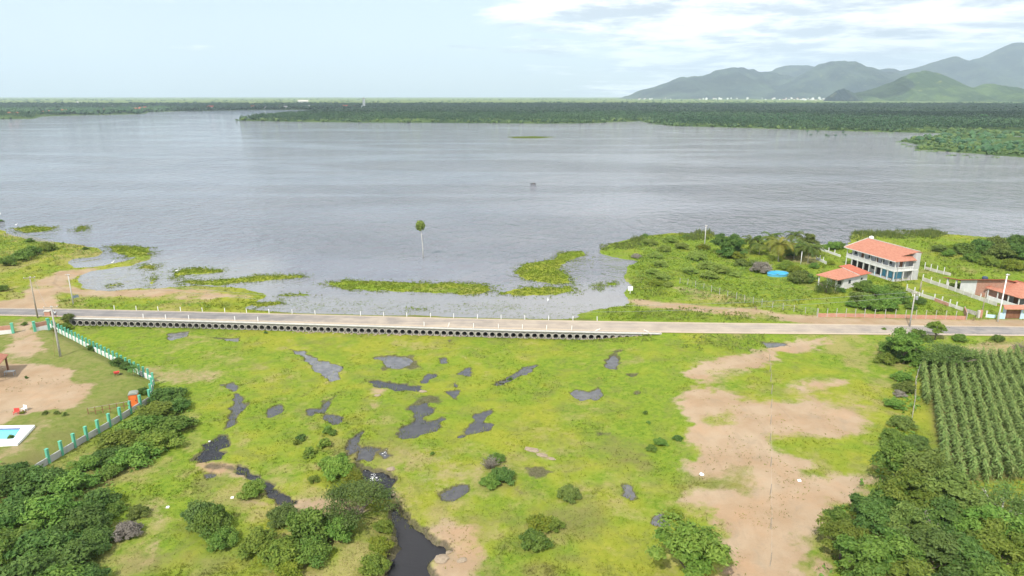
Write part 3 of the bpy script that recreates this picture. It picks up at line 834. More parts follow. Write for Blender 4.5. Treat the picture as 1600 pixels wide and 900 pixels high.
def rnd_dirs(n, rng):
    v = rng.normal(size=(n, 3)); return v / np.linalg.norm(v, axis=1, keepdims=True)
def leaves(C, N, S, rng, tint, elong=1.5, name='crown'):
    """one rhombus leaf clump per centre"""
    n = len(C)
    t = np.cross(N, rnd_dirs(n, rng)); t /= np.linalg.norm(t, axis=1, keepdims=True) + 1e-9
    b = np.cross(N, t); S = S[:, None]
    V = np.empty((n, 4, 3))
    V[:, 0] = C - t * S * elong; V[:, 1] = C - b * S * 0.72 + N * S * 0.18; V[:, 2] = C + t * S * elong; V[:, 3] = C + b * S * 0.72 + N * S * 0.18
    return fast_mesh(name, V.reshape(-1, 3), np.arange(n * 4).reshape(n, 4), [None], False, attrs={'tint': np.repeat(tint, 4)})
def crown_mesh(kind, seed):
    rng = np.random.default_rng(seed)
    Cs, Ns, Ss, Ts = [], [], [], []
    if kind in ('broad', 'dome', 'herb'):
        nl = {'broad': 30, 'dome': 34, 'herb': 9}[kind]
        per = {'broad': 300, 'dome': 190, 'herb': 45}[kind]
        size = {'broad': 0.044, 'dome': 0.046, 'herb': 0.15}[kind]
        for i in range(nl):
            a = rng.uniform(0, 2 * math.pi); h = rng.uniform(-0.35, 1.0) if kind == 'broad' else rng.uniform(0.0, 1.0)
            rr = math.sqrt(max(0.02, 1 - h * h)) * rng.uniform(0.35, 0.98)
            if rng.random() < 0.2: rr *= 0.4
            ctr = np.array([math.cos(a) * rr, math.sin(a) * rr, h * rng.uniform(0.35, 0.85)])
            if kind == 'broad': ctr[2] = ctr[2] * 0.95 + 1.2
            else: ctr[2] = ctr[2] * 0.85 + 0.18
            lr = rng.uniform(0.13, 0.38)
            d = rnd_dirs(per, rng); d[:, 2] = np.abs(d[:, 2]) * 0.9 + d[:, 2] * 0.1
            d /= np.linalg.norm(d, axis=1, keepdims=True)
            r = lr * rng.uniform(0.55, 1.08, per) ** 0.7
            lump = 1 + 0.25 * np.sin(d[:, 0] * 7 + i) * np.sin(d[:, 1] * 6 + 2 * i)
            stray = rng.random(per) < 0.14; r = np.where(stray, r * rng.uniform(1.0, 1.7, per), r)
            c = ctr + d * (r * lump)[:, None] * np.array([1, 1, 0.85])
            nn = d * 0.8 + np.array([0, 0, 0.45]) + rng.normal(size=(per, 3)) * 0.42
            Cs.append(c); Ns.append(nn); Ss.append(rng.uniform(0.6, 1.35, per) * size)
            Ts.append(np.clip(rng.uniform(0.1, 0.9) + rng.normal(0, 0.22, per), 0, 1))
    elif kind in ('acacia', 'airy'):
        nl = 26 if kind == 'acacia' else 20
        per = 300
        for i in range(nl):
            a = rng.uniform(0, 2 * math.pi); rr = math.sqrt(rng.uniform(0.0, 1)) * 0.92
            zz = 0.74 - 0.30 * rr * rr + rng.normal(0, 0.06) if kind == 'acacia' else rng.uniform(0.25, 1.0) * (1 - 0.4 * rr)
            ctr = np.array([math.cos(a) * rr, math.sin(a) * rr, zz])
            d = rng.normal(size=(per, 3)) * np.array([0.17, 0.17, 0.035 if kind == 'acacia' else 0.10])
            Cs.append(ctr + d); Ns.append(np.array([0, 0, 1.0]) + rng.normal(size=(per, 3)) * 0.6)
            Ss.append(rng.uniform(0.5, 1.3, per) * 0.023); Ts.append(np.clip(rng.uniform(0.1, 0.9) + rng.normal(0, 0.2, per), 0, 1))
    elif kind == 'twig':
        for i in range(60):
            a = rng.uniform(0, 2 * math.pi); el = rng.uniform(0.35, 1.4); L = rng.uniform(0.5, 1.0)
            dv = np.array([math.cos(a) * math.cos(el), math.sin(a) * math.cos(el), math.sin(el)])
            t = np.linspace(0.15, 1, 26)
            pts = dv * (t * L)[:, None] + rng.normal(size=(26, 3)) * 0.05 * t[:, None]
            Cs.append(pts); Ns.append(np.cross(rnd_dirs(26, rng), dv)); Ss.append(np.full(26, 0.025)); Ts.append(rng.uniform(0, 1, 26))
    C = np.concatenate(Cs); N = np.concatenate(Ns); N /= np.linalg.norm(N, axis=1, keepdims=True) + 1e-9
    return leaves(C, N, np.concatenate(Ss), rng, np.concatenate(Ts), 1.5 if kind != 'herb' else 1.25, kind + '_crown')
def trunk_mesh(kind, seed):
    r = random.Random(seed); mb = MB()
    if kind == 'broad':
        mb.tube([(0, 0, -0.1), (0.02, 0.01, 0.35), (0.0, 0.03, 0.8), (0.03, 0, 1.15)], [0.085, 0.065, 0.05, 0.03], 8)
        for i in range(5):
            a = i * 1.26 + r.uniform(-.3, .3); z = r.uniform(0.45, 0.8)
            mb.tube([(0, 0, z), (math.cos(a) * .25, math.sin(a) * .25, z + .3), (math.cos(a) * .55, math.sin(a) * .55, z + .5)], [0.035, 0.024, 0.010], 6)
    else:
        for i in range(7):
            a = i * 0.9 + r.uniform(-.3, .3); R = r.uniform(0.45, 0.85)
            c, s = math.cos(a), math.sin(a)
            mb.tube([(c * .03, s * .03, -0.08), (c * .10, s * .10, .18), (c * R * .5, s * R * .5, .42), (c * R, s * R, .66)], [0.05, 0.04, 0.026, 0.008], 6)
            for q in (0.35, 0.7):
                b = a + r.choice((-1, 1)) * r.uniform(.4, .9)
                mb.tube([(c * R * q, s * R * q, .28 + .38 * q), (c * R * q + math.cos(b) * .2, s * R * q + math.sin(b) * .2, .48 + .22 * q)], [0.018, 0.006], 5)
    return mb.mesh(kind + '_trunk', M_BARK, True)
CROWN = {k: [crown_mesh(k, 100 + 7 * i + 31 * j) for i in range(n)] for j, (k, n) in enumerate((('broad', 4), ('dome', 4), ('herb', 2), ('acacia', 2), ('airy', 2), ('twig', 2)))}
TRUNK = {'broad': [trunk_mesh('broad', 3)], 'acacia': [trunk_mesh('acacia', 4)], 'airy': [trunk_mesh('acacia', 6)], 'twig': [trunk_mesh('acacia', 9)]}
CENTRE = {'broad': 1.25, 'dome': 0.45, 'herb': 0.35, 'acacia': 0.66, 'airy': 0.55, 'twig': 0.5}
def set_mat(o, m):
    if not o.data.materials: o.data.materials.append(None)
    o.material_slots[0].link = 'OBJECT'; o.material_slots[0].material = m
_kcount = {}
def plant(kind, leaf, px, py, wpx, name, label, cat, group=None, squash=1.0, bark=None):
    """a tree or shrub whose crown is centred where the photograph has it"""
    S = 2.0; x = y = g = 0.0
    for _ in range(4):
        x, y, zc = ray(px, py, g + CENTRE[kind] * S * squash)
        g = zat(x, y); S = 0.5 * wpx * zc / FPX
    i = _kcount[kind] = _kcount.get(kind, -1) + 1
    rz = (i * 2.39996) % (2 * math.pi)
    cm = CROWN[kind][i % len(CROWN[kind])]
    if kind in TRUNK:
        root = empty(name, (x, y, g - 0.03), rz, label, cat, group)
        root.scale = (S, S, S * squash)
        c = link('crown', cm, root); set_mat(c, LEAF[leaf])
        t = link('trunk', TRUNK[kind][0], root)
        if bark: set_mat(t, bark)
        return root
    o = link(name, cm, None, (x, y, g - 0.05)); o.rotation_euler.z = rz; o.scale = (S, S, S * squash)
    set_mat(o, LEAF[leaf]); tag(o, label, cat, group)
    return o
# ------------------------------------------------------------------ trees and shrubs, one by one
LL = 'trees of the lower left thicket'; LR = 'trees of the lower right thicket'; WB = 'bushes along the outside of the wall'
T = []
def row(kind, items, name, cat, group, fmt, sq=1.0):
    for leaf, px, py, w, words in items:
        T.append((kind, leaf, px, py, w, name, fmt % words, cat, group, sq))
# lower left thicket: back row, middle row, front row
row('dome', [('dark', 12, 752, 76, 'dark green tree at the left end of the back row'), ('dark', 62, 750, 84, 'dark green tree second from left in the back row'), ('mid', 112, 754, 74, 'green tree third from left in the back row'), ('dark', 150, 782, 66, 'dark green tree at the right end of the back row')], 'broadleaf_tree', 'tree', LL, '%s of the lower left thicket', 0.85)
row('dome', [('dark', 18, 800, 92, 'dark green tree at the left end of the second row'), ('mid', 76, 798, 92, 'green tree in the middle of the second row'), ('dark', 128, 818, 84, 'dark green tree at the right end of the second row'), ('dark', 152, 842, 58, 'small dark tree jutting out rightwards on the second row')], 'broadleaf_tree', 'tree', LL, '%s of the lower left thicket', 0.85)
row('dome', [('mid', 8, 852, 96, 'green tree at the left end of the third row'), ('dark', 62, 852, 96, 'dark tree in the middle of the third row'), ('dark', 114, 868, 88, 'dark tree at the right end of the third row')], 'broadleaf_tree', 'tree', LL, '%s of the lower left thicket', 0.85)
row('dome', [('dark', 30, 905, 110, 'dark tree cut by the bottom left corner'), ('mid', 92, 908, 100, 'green tree cut by the bottom edge'), ('dark', 136, 905, 70, 'dark tree cut by the bottom edge, rightmost')], 'broadleaf_tree', 'tree', LL, '%s of the lower left thicket', 0.85)
row('dome', [('olive', 215, 800, 34, 'low dry brownish bush'), ('grey', 200, 828, 44, 'low grey bush with pale twigs'), ('mid', 178, 795, 36, 'small green bush')], 'low_bush', 'bush', 'bushes beside the lower left thicket', '%s just right of the lower left thicket')
# belt outside the green and white wall
row('dome', [('dark', 258, 617, 56, 'dark bush at the bend of the wall'), ('bright', 245, 640, 62, 'green bush below the dark one at the bend'), ('dark', 276, 634, 46, 'dark rounded bush furthest right'), ('mid', 268, 664, 70, 'green bush below the dark rounded one on the right'), ('mid', 222, 666, 76, 'broad green bush in the middle'), ('bright', 246, 690, 70, 'bright green bush on the lower right'), ('bright', 188, 688, 74, 'green bush against the lower wall'), ('mid', 208, 712, 74, 'green bush on the lower side'), ('dark', 168, 712, 60, 'dark green bush'), ('mid', 136, 722, 52, 'green bush beside the last posts'), ('bright', 112, 736, 30, 'small light green bush at the grey wall end'), ('mid', 174, 735, 44, 'low green bush at the foot'), ('dark', 20, 738, 60, 'dark bush inside the corner by the lowest post')], 'bush', 'bush', WB, '%s of the belt along the wall', 0.72)
row('dome', [('dark', 144, 543, 20, 'dark shrub growing over a gap between green posts, nearer the road'), ('dark', 184, 566, 26, 'dark shrub beside the red wheelbarrow'), ('dark', 197, 572, 24, 'dark shrub right of the one by the wheelbarrow'), ('dark', 222, 612, 20, 'dark shrub behind the orange portable toilet'), ('mid', 95, 512, 26, 'green shrub between the wall top and the road edge'), ('mid', 38, 506, 10, 'small green shrub left of the gate pier'), ('olive', 108, 505, 22, 'low shrub at the end of the culvert wall')], 'shrub', 'shrub', 'shrubs by the green and white wall', '%s')
row('herb', [('dark', 40, 590, 8, 'small dark plant under the shelter'), ('yellow', 35, 645, 10, 'yellow green plant beside the red chair'), ('olive', 70, 645, 12, 'tan plant in the dry row left of the pool lawn'), ('olive', 88, 645, 12, 'tan plant at the middle of the dry row'), ('olive', 103, 647, 12, 'reddish tan plant at the end of the dry row'), ('dark', 17, 683, 14, 'dark leafy plant at the pool corner'), ('yellow', 21, 690, 8, 'yellow plant at the pool corner')], 'garden_plant', 'plant', 'plants in the yard on the left', '%s')
# marsh
row('dome', [('mid', 332, 812, 64, 'green bushy tree left of the marsh stream'), ('mid', 484, 822, 82, 'big green bushy tree on the stream bank'), ('mid', 530, 826, 54, 'smaller bushy tree touching the big one on the stream bank')], 'bushy_tree', 'tree', 'bushy trees in the marsh', '%s', 1.25)
row('dome', [('airy', 310, 802, 60, 'feathery grey green bush against the left of the left bushy marsh tree'), ('mid', 346, 842, 52, 'light green bush at the foot of the left bushy marsh tree'), ('lime', 394, 764, 46, 'pale broad leaved bush overhanging the dark stream bend'), ('bright', 404, 848, 64, 'pale green bush left of the big bushy bank tree'), ('bright', 440, 862, 70, 'bright bush in front of the big bushy bank tree'), ('mid', 488, 858, 66, 'green bush under the big bushy bank tree'), ('yellow', 452, 892, 50, 'yellow green bush at the bottom edge'), ('bright', 598, 822, 34, 'green shrub on the left bank of the dark pool'), ('yellow', 594, 852, 46, 'yellow green shrub on the bank, just above the lowest one'), ('bright', 584, 884, 52, 'bright shrub lowest on the left bank of the dark pool'), ('airy', 440, 805, 52, 'greyish bush above the big bushy bank tree'),
    ('lime', 528, 732, 52, 'bright broad leaved clump above the flat topped tree'), ('yellow', 552, 746, 36, 'yellow green clump by the rapids'), ('lime', 512, 722, 30, 'green clump behind the bright broad leaved clump'), ('bright', 490, 748, 20, 'little bright shrub left of the bright clump'), ('mid', 534, 712, 18, 'small green shrub near the narrow channel'),
    ('dark', 786, 742, 44, 'dark shrub with a grey dry bush beside it'), ('mid', 777, 716, 28, 'small shrub just above the dark shrub and grey dry bush'), ('mid', 766, 752, 34, 'low green shrub below the grey dry bush'), ('olive', 890, 771, 38, 'lone olive shrub in the lower meadow'), ('yellow', 842, 816, 44, 'yellow green shrub top in the lower meadow'), ('mid', 834, 842, 50, 'green shrub under the yellow green one in the lower meadow'), ('bright', 866, 818, 34, 'bright shrub right of the yellow green one'), ('yellow', 1053, 803, 30, 'yellow green shrub by the small round pond'), ('mid', 1032, 690, 24, 'green shrub above the sand edge'), ('dark', 1060, 684, 16, 'tiny dark shrub at the sand edge'), ('mid', 1018, 700, 18, 'tiny green shrub left of the sand edge')], 'shrub', 'shrub', 'shrubs in the marsh', '%s')
row('herb', [('dark', 472, 684, 20, 'dark rosette plant left of a pair'), ('mid', 513, 676, 26, 'big dark green leafy plant'), ('bright', 508, 694, 30, 'bright leafy plant below the big dark green one'), ('bright', 480, 708, 28, 'bright leafy plant lower on the left'), ('bright', 462, 692, 16, 'small pale leafy plant at far left'), ('mid', 676, 708, 10, 'little leafy plant in the open meadow'), ('mid', 1013, 660, 10, 'little dark leafy plant'), ('mid', 1010, 645, 12, 'small leafy plant in the upper right meadow'), ('dark', 798, 592, 12, 'small leafy plant standing in the thin pool'), ('dark', 415, 520, 8, 'small dark plant below the culvert')], 'leafy_plant', 'plant', 'leafy plants in the marsh', '%s of the marsh')
T.append(('twig', 'grey', 766, 722, 44, 'dry_bush', 'leafless grey bush beside a dark shrub in the marsh', 'bush', None, 1.0))
T.append(('acacia', 'airy', 556, 778, 112, 'acacia_tree', 'flat topped feathery tree with dark forked trunk at the rapids', 'tree', None, 1.0))
T.append(('broad', 'lime', 1076, 858, 112, 'broadleaf_tree', 'big round bright green tree at the sand edge near the bottom', 'tree', None, 0.9))
# lower right thicket
row('broad', [('mid', 1403, 718, 76, 'round green tree at the back corner, level with the corn'), ('olive', 1452, 742, 82, 'olive tree right of the round back corner tree'), ('bright', 1420, 770, 84, 'bright green tree behind the middle'), ('olive', 1492, 776, 92, 'yellowish green tree in front of the corn'), ('dark', 1392, 778, 60, 'dark tree in front of the round back corner tree'), ('dark', 1352, 792, 58, 'small dark tree on the sand side')], 'broadleaf_tree', 'tree', LR, '%s of the lower right thicket')
row('broad', [('mid', 1310, 812, 44, 'dark green tree at the left tip'), ('bright', 1318, 838, 66, 'bright tree at the left edge'), ('dark', 1368, 812, 70, 'blue green tree left of the middle'), ('bright', 1446, 800, 56, 'light green tree at the very middle'), ('olive', 1418, 822, 78, 'olive tree just left of the middle'), ('dark', 1480, 812, 74, 'dark tree just right of the middle'), ('mid', 1540, 828, 92, 'green tree on the right below the bare one')], 'broadleaf_tree', 'tree', LR, '%s of the lower right thicket')
row('broad', [('mid', 1348, 868, 92, 'green tree low on the left edge'), ('mid', 1400, 868, 88, 'green tree second from left in the low row'), ('airy', 1458, 862, 92, 'grey green tree in the middle of the low row'), ('dark', 1512, 872, 90, 'dark green tree right of the middle in the low row'), ('bright', 1566, 862, 92, 'light green tree on the right of the low row'), ('mid', 1608, 850, 90, 'green tree cut by the right edge')], 'broadleaf_tree', 'tree', LR, '%s of the lower right thicket')
row('broad', [('mid', 1368, 915, 80, 'leftmost green tree cut by the bottom edge'), ('bright', 1424, 915, 92, 'light green tree second along the bottom edge'), ('dark', 1480, 920, 92, 'dark tree third along the bottom edge'), ('mid', 1538, 918, 96, 'green tree fourth along the bottom edge'), ('bright', 1594, 915, 90, 'light tree in the bottom right corner')], 'broadleaf_tree', 'tree', LR, '%s of the lower right thicket')
T.append(('airy', 'airy', 1570, 786, 104, 'bare_tree', 'thin greyish tree with bare pale branches at right, below the corn', 'tree', None, 1.3))
T.append(('twig', 'grey', 1440, 830, 74, 'dry_tree', 'leafless grey tree among green crowns of the lower right thicket', 'tree', None, 1.9))
T.append(('twig', 'grey', 1492, 856, 56, 'dry_tree', 'small leafless grey tree low in the lower right thicket', 'tree', None, 2.2))
row('dome', [('mid', 1396, 682, 40, 'green bush above the round back corner tree'), ('olive', 1410, 660, 40, 'olive bush left of the lower corn edge'), ('yellow', 1402, 655, 24, 'yellow bush at the sand side'), ('mid', 1398, 630, 32, 'green bush left of the middle of the corn'), ('olive', 1414, 606, 34, 'olive grey bush left of the corn'), ('mid', 1410, 588, 32, 'green bush near the upper corn corner'), ('airy', 1434, 690, 40, 'feathery bush at the lower corn corner'), ('grey', 1406, 615, 20, 'dry grey bush left of the corn')], 'bush', 'bush', 'bushes left of the corn', '%s')
# by the road on the right
row('broad', [('bright', 1464, 513, 30, 'small bright tree reaching over the road edge'), ('mid', 1416, 538, 52, 'green tree by the road in front of the tall utility pole'), ('mid', 1434, 530, 36, 'smaller green tree right of the one by the pole')], 'broadleaf_tree', 'tree', 'roadside trees', '%s')
row('dome', [('mid', 1392, 545, 40, 'green bush left of the roadside tree'), ('bright', 1384, 560, 34, 'bright bush below the roadside tree'), ('mid', 1428, 558, 46, 'green bush right below the roadside tree'), ('dark', 1406, 560, 26, 'dark bush under the roadside tree'), ('mid', 1381, 514, 8, 'tiny bush on the road verge'), ('mid', 1560, 528, 22, 'low bush on the road verge at right'), ('mid', 1500, 527, 22, 'low bush on the verge right of the small bright tree')], 'bush', 'bush', 'bushes by the road on the right', '%s')
T.append(('acacia', 'airy', 1488, 551, 92, 'acacia_tree', 'wide feathery tree above the top of the corn', 'tree', None, 0.9))
T.append(('twig', 'grey', 1592, 540, 30, 'dry_bush', 'leafless bush by the bare patch right of the corn', 'bush', None, 1.0))
# gardens by the lake
row('broad', [('dark', 1128, 378, 30, 'dark tree behind the tall pale pole on the lake bank'), ('dark', 1146, 380, 34, 'dark tree with a spiky top on the lake bank'), ('dark', 1184, 373, 14, 'slender dark tree between the dark bank trees and the palms'), ('olive', 1264, 377, 28, 'round olive tree by the lake right of the palms')], 'broadleaf_tree', 'tree', 'lakeside garden trees', '%s')
row('dome', [('dark', 1142, 391, 44, 'dark bush below the dark bank trees'), ('yellow', 1151, 399, 22, 'yellow green bush below the dark bank trees'), ('olive', 1158, 410, 24, 'olive bush below the yellow green one'), ('grey', 1188, 418, 34, 'greyish brown bush left of the blue pool'), ('olive', 1176, 411, 20, 'olive bush left of the greyish brown one'), ('bright', 1228, 415, 26, 'bright bush above the blue pool'), ('yellow', 1242, 420, 26, 'yellow green bush above the blue pool'), ('olive', 1251, 432, 38, 'brown green bush right of the blue pool'), ('dark', 1262, 434, 30, 'dark bush by the porch of the small house'), ('dark', 1215, 430, 8, 'tiny dark bush at the front of the blue pool'), ('yellow', 1298, 410, 15, 'yellow bush behind the small house'), ('mid', 1272, 415, 18, 'green bush left of the small house roof'), ('mid', 1300, 384, 26, 'green bush at the far white garden wall'), ('mid', 1312, 384, 20, 'second green bush at the far white garden wall'), ('dark', 1238, 396, 24, 'dark bush under the palms')], 'bush', 'bush', 'bushes in the lakeside garden', '%s')
row('dome', [('mid', 1352, 447, 36, 'dark green bush in front of the balcony house, leftmost'), ('olive', 1345, 466, 40, 'greyish bush below the balcony house'), ('bright', 1398, 450, 32, 'bright bush before the blue doors'), ('mid', 1378, 456, 40, 'green bush at the middle before the balcony house'), ('mid', 1404, 464, 38, 'green bush below the bright one before the blue doors'), ('mid', 1385, 474, 44, 'low green bush near the brick wall'), ('mid', 1360, 474, 40, 'low green bush left of the one near the brick wall'), ('dark', 1438, 470, 22, 'dark round bush at the driveway wall'), ('mid', 1424, 478, 20, 'green bush left of the dark round one at the driveway wall'), ('dark', 1315, 453, 15, 'small dark bush before the small house'), ('mid', 1330, 475, 20, 'little green bush behind the brick wall')], 'bush', 'bush', 'bushes between house and brick wall', '%s')
T.append(('airy', 'airy', 1292, 444, 34, 'thin_tree', 'thin feathery tree in front of the small tiled house', 'tree', None, 1.5))
# scrubby bank beside the bay
row('dome', [('scrub', 1016, 378, 27, 'olive bush at the water end of the ridge'), ('scrub', 1046, 374, 26, 'green bush at the top of the ridge'), ('dark', 1072, 369, 14, 'dark bush on the lakeward tip'), ('dark', 1008, 368, 12, 'small dark bush on the lakeward left tip'), ('scrub', 1038, 388, 26, 'olive bush under the top'), ('scrub', 1024, 398, 26, 'olive bush on the upper left flank'), ('scrub', 1032, 412, 26, 'green bush on the left flank'), ('scrub', 1020, 424, 24, 'olive bush low on the left flank'), ('scrub', 1036, 432, 26, 'green bush near the foot'), ('yellow', 1024, 442, 23, 'bright bush at the foot'), ('scrub', 1044, 444, 18, 'small green bush at the foot'), ('scrub', 1090, 400, 33, 'olive bush on the right slope'), ('scrub', 1104, 414, 33, 'olive bush lower on the right slope'), ('scrub', 1126, 420, 33, 'green bush at the right end of the slope'), ('scrub', 1078, 422, 27, 'green bush in the middle of the slope'), ('scrub', 1108, 430, 30, 'olive bush at the bottom of the slope'), ('scrub', 1066, 384, 27, 'green bush behind the bare patch'), ('yellow', 1100, 386, 23, 'bright bush below the tall pale pole'), ('scrub', 1150, 428, 21, 'low green bush towards the blue pool'), ('grey', 995, 400, 17, 'grey reedy bush at the water edge')], 'bush', 'bush', 'bushes on the scrubby bank by the bay', '%s of the scrubby bank', 0.75)
# wood at the right edge behind the houses
row('dome', [('mid', 1506, 388, 34, 'dark tree at the left end'), ('dark', 1532, 386, 40, 'dark tree second from left'), ('olive', 1556, 380, 38, 'olive dark tree in the middle, furthest back'), ('olive', 1560, 394, 40, 'dark tree in the middle front'), ('dark', 1584, 392, 42, 'dark tree right of the middle'), ('dark', 1592, 378, 36, 'dark tree at the right, furthest back'), ('dark', 1612, 396, 40, 'dark tree cut by the right edge')], 'broadleaf_tree', 'tree', 'trees of the wood behind the tiled houses', '%s of the wood behind the houses', 1.15)
row('dome', [('bright', 1546, 408, 30, 'bright bush at the foot of the wood'), ('mid', 1520, 402, 30, 'green bush at the left foot of the wood'), ('yellow', 1580, 414, 34, 'yellow green bush at the right foot of the wood'), ('olive', 1468, 388, 24, 'greyish bush between the reeds and the wood'), ('mid', 1482, 396, 20, 'green bush right of the greyish one by the reeds')], 'bush', 'bush', 'bushes before the wood', '%s')
# left of the lake
row('dome', [('mid', 12, 408, 30, 'green bush on the lakeside meadow at left'), ('mid', 50, 392, 30, 'green bush in the middle of the lakeside meadow'), ('mid', 34, 399, 34, 'green bush left of the middle one on the lakeside meadow'), ('bright', 74, 386, 26, 'bright bush of the lakeside meadow'), ('mid', 3, 450, 20, 'dark green bush at the left picture edge by the sandy road'), ('dark', 133, 388, 9, 'tiny dark bush at the end of the meadow spit'), ('dark', 1, 346, 12, 'dark bush at the left edge by the water'), ('mid', 46, 376, 14, 'low bush at the picket fence')], 'bush', 'bush', 'bushes on the left meadow', '%s')
for t in T: plant(t[0], t[1], t[2], t[3], t[4], t[5], t[6], t[7], t[8], t[9], M_PALEBARK if t[5] in ('bare_tree', 'dry_tree') else None)

# ------------------------------------------------------------------ palms
def palm_meshes(seed, H, R, droop, nf=15, lo=0.0, hi=1.15, rt=None):
    rng = np.random.default_rng(seed); C = []; V = []; F = []; tint = []
    for i in range(nf):
        a = 2 * math.pi * i / nf + rng.uniform(-.2, .2); el = rng.uniform(lo, hi); L = R * rng.uniform(0.85, 1.1)
        ns = 12; prev = np.array([0, 0, H]); d0 = np.array([math.cos(a), math.sin(a)])
        tv = rng.uniform(0.1, 0.7) if el > 0.35 else rng.uniform(0.5, 1.0)
        spine = []
        e = el
        for s in range(ns + 1):
            spine.append(prev.copy())
            st = L / ns
            prev = prev + np.array([d0[0] * math.cos(e) * st, d0[1] * math.cos(e) * st, math.sin(e) * st])
            e -= droop / ns * (1 + s / ns)
        side = np.array([-d0[1], d0[0], 0])
        for s in range(ns):
            p0, p1 = spine[s], spine[s + 1]
            wl = R * 0.26 * math.sin(math.pi * (s + 1.2) / (ns + 1.6))
            for sg in (-1, 1):
                for k in (0.0, 0.34, 0.67):
                    q = p0 + (p1 - p0) * k; q2 = p0 + (p1 - p0) * (k + 0.42)
                    tip = q + side * sg * wl + (p1 - p0) * 0.9 - np.array([0, 0, wl * rng.uniform(0.3, 0.7)])
                    b = len(V); V.extend([q, q2, tip]); F.append((b, b + 1, b + 2)); tint.extend([tv] * 3)
    cm = fast_mesh('palm_crown', np.array(V), np.array(F), [None], False, attrs={'tint': np.array(tint)})
    tb = MB().tube([(0, 0, -0.3), (0.02 * H, 0, H * .3), (0.03 * H, 0.01 * H, H * .65), (0, 0, H)], [max(.16, H * .022), H * .016, H * .014, H * .012], 8)
    return cm, tb.mesh('palm_trunk', M_PALEBARK, True)
PALMS = [palm_meshes(5, 3.4, 3.6, 1.5), palm_meshes(6, 2.6, 3.4, 1.3)]
def palm(px, py_base, name, label, s, leaf, k=0, group=None):
    x, y, _ = ray(px, py_base, 0.3); g = zat(x, y)
    r = empty(name, (x, y, g - .02), px * 0.7, label, 'palm', group); r.scale = (s, s, s)
    c = link('crown', PALMS[k][0], r); set_mat(c, LEAF[leaf]); link('trunk', PALMS[k][1], r)
    return r
PG = 'coconut palms in the lakeside garden'
for a in [(1172, 394, 'leftmost small green coconut palm of the garden', 1.1, 'palm', 0), (1228, 399, 'yellowish coconut palm right behind the big drooping one', 1.3, 'palmdry', 1), (1274, 401, 'small coconut palm by the white garden wall', 1.0, 'palm', 1), (1186, 398, 'green coconut palm at the left of the garden palms', 1.25, 'palm', 1), (1216, 409, 'big coconut palm with drooping yellow fronds, nearest the blue pool', 1.5, 'palmdry', 0), (1203, 393, 'green coconut palm behind the one nearest the pool', 1.3, 'palm', 0), (1240, 406, 'coconut palm left of the white garden light post', 1.35, 'palm', 1), (1262, 412, 'coconut palm right of the white garden light post', 1.3, 'palm', 0), (1240, 388, 'small green palm furthest back by the lake', 1.2, 'palm', 0), (1253, 400, 'coconut palm between the light post and the olive tree', 1.4, 'palm', 1)]:
    palm(a[0], a[1], 'coconut_palm', a[2], a[3], a[4], a[5], PG)
palm(209, 583, 'young_palm', 'small dark palm beside the green posts at the wall gap', 0.42, 'dark', 0)

# lone palm standing in the lake
x, y, _ = ray(661, 403, 0)
r = empty('lone_palm', (x, y, 0), 0, 'lone slender palm with pale trunk standing in the lake water', 'palm')
MB().tube([(0, 0, -1.2), (0.02, 0, 3), (-.15, 0, 6.5), (-.45, 0, 9.4)], [.14, .12, .105, .09], 10).build('trunk', mottled('white_bark', (.42, .40, .36), (.54, .52, .47), 2.0, .9), r, smooth=True)
rng = np.random.default_rng(77); n = 700
d = rnd_dirs(n, rng); cc = d * (rng.uniform(0.2, 1.0, n) ** .6)[:, None] * np.array([1.5, 1.5, 1.6]) + np.array([-.5, 0, 10.0])
nn = d + rng.normal(size=(n, 3)) * .6; nn /= np.linalg.norm(nn, axis=1, keepdims=True)
cr = link('crown', leaves(cc, nn, rng.uniform(.12, .27, n), rng, rng.uniform(0, 1, n), 1.9, 'fan_crown'), r); set_mat(cr, LEAF['scrub'])

# palms of the far shore, and those drowned in the far bay
def far_palm_mesh(seed, H, R):
    cm, tm = palm_meshes(seed, H, R, 1.9, 13)
    bm = bmesh.new(); bm.from_mesh(cm); n0 = len(bm.faces); bm.from_mesh(tm)
    bm.faces.ensure_lookup_table()
    for f in bm.faces[n0:]: f.material_index = 1
    me = bpy.data.meshes.new('far_palm'); bm.to_mesh(me); bm.free()
    me.materials.clear(); me.materials.append(LEAF['far']); me.materials.append(mottled('grey_trunk', (.36, .34, .31), (.46, .44, .40), 1.0, .9))
    return me
FP = [far_palm_mesh(i, h, 3.2) for i, h in ((21, 15.5), (22, 12.5), (23, 17.5))]
rp = random.Random(5)
for i in range(110):
    px = rp.choice([rp.uniform(1015, 1420), rp.uniform(1150, 1400), rp.uniform(1050, 1560)])
    sh = np.interp(px, [1010, 1050, 1100, 1200, 1300, 1420, 1560], [191, 196, 197, 200, 203, 206, 207.5])
    py = sh - abs(rp.gauss(0, 3.2)) - 0.6
    x, y, _ = ray(px, py, 1.0)
    o = link('tall_palm', FP[i % 3], None, (x, y, max(zat(x, y), -.4))); o.rotation_euler.z = rp.uniform(0, 6); s = rp.uniform(.75, 1.15); o.scale = (s * 1.15, s * 1.15, s)
    tag(o, 'tall thin palm with pale trunk along the dark far right shore', 'palm', 'palms along the far right shore')
for i, (px, py) in enumerate([(1261, 210), (1267, 212), (1277, 210), (1290, 217), (1294, 214), (1305, 217), (1317, 212), (1321, 212), (1453, 209.5), (1473, 210.5)]):
    x, y, _ = ray(px, py, 0)
    o = link('drowned_palm', FP[i % 3], None, (x, y, -7.5 - (i % 3))); o.rotation_euler.z = i; o.scale = (.8, .8, .8)
    tag(o, 'dark headed palm standing in the water off the far right shore', 'palm', 'palms standing in the far bay')

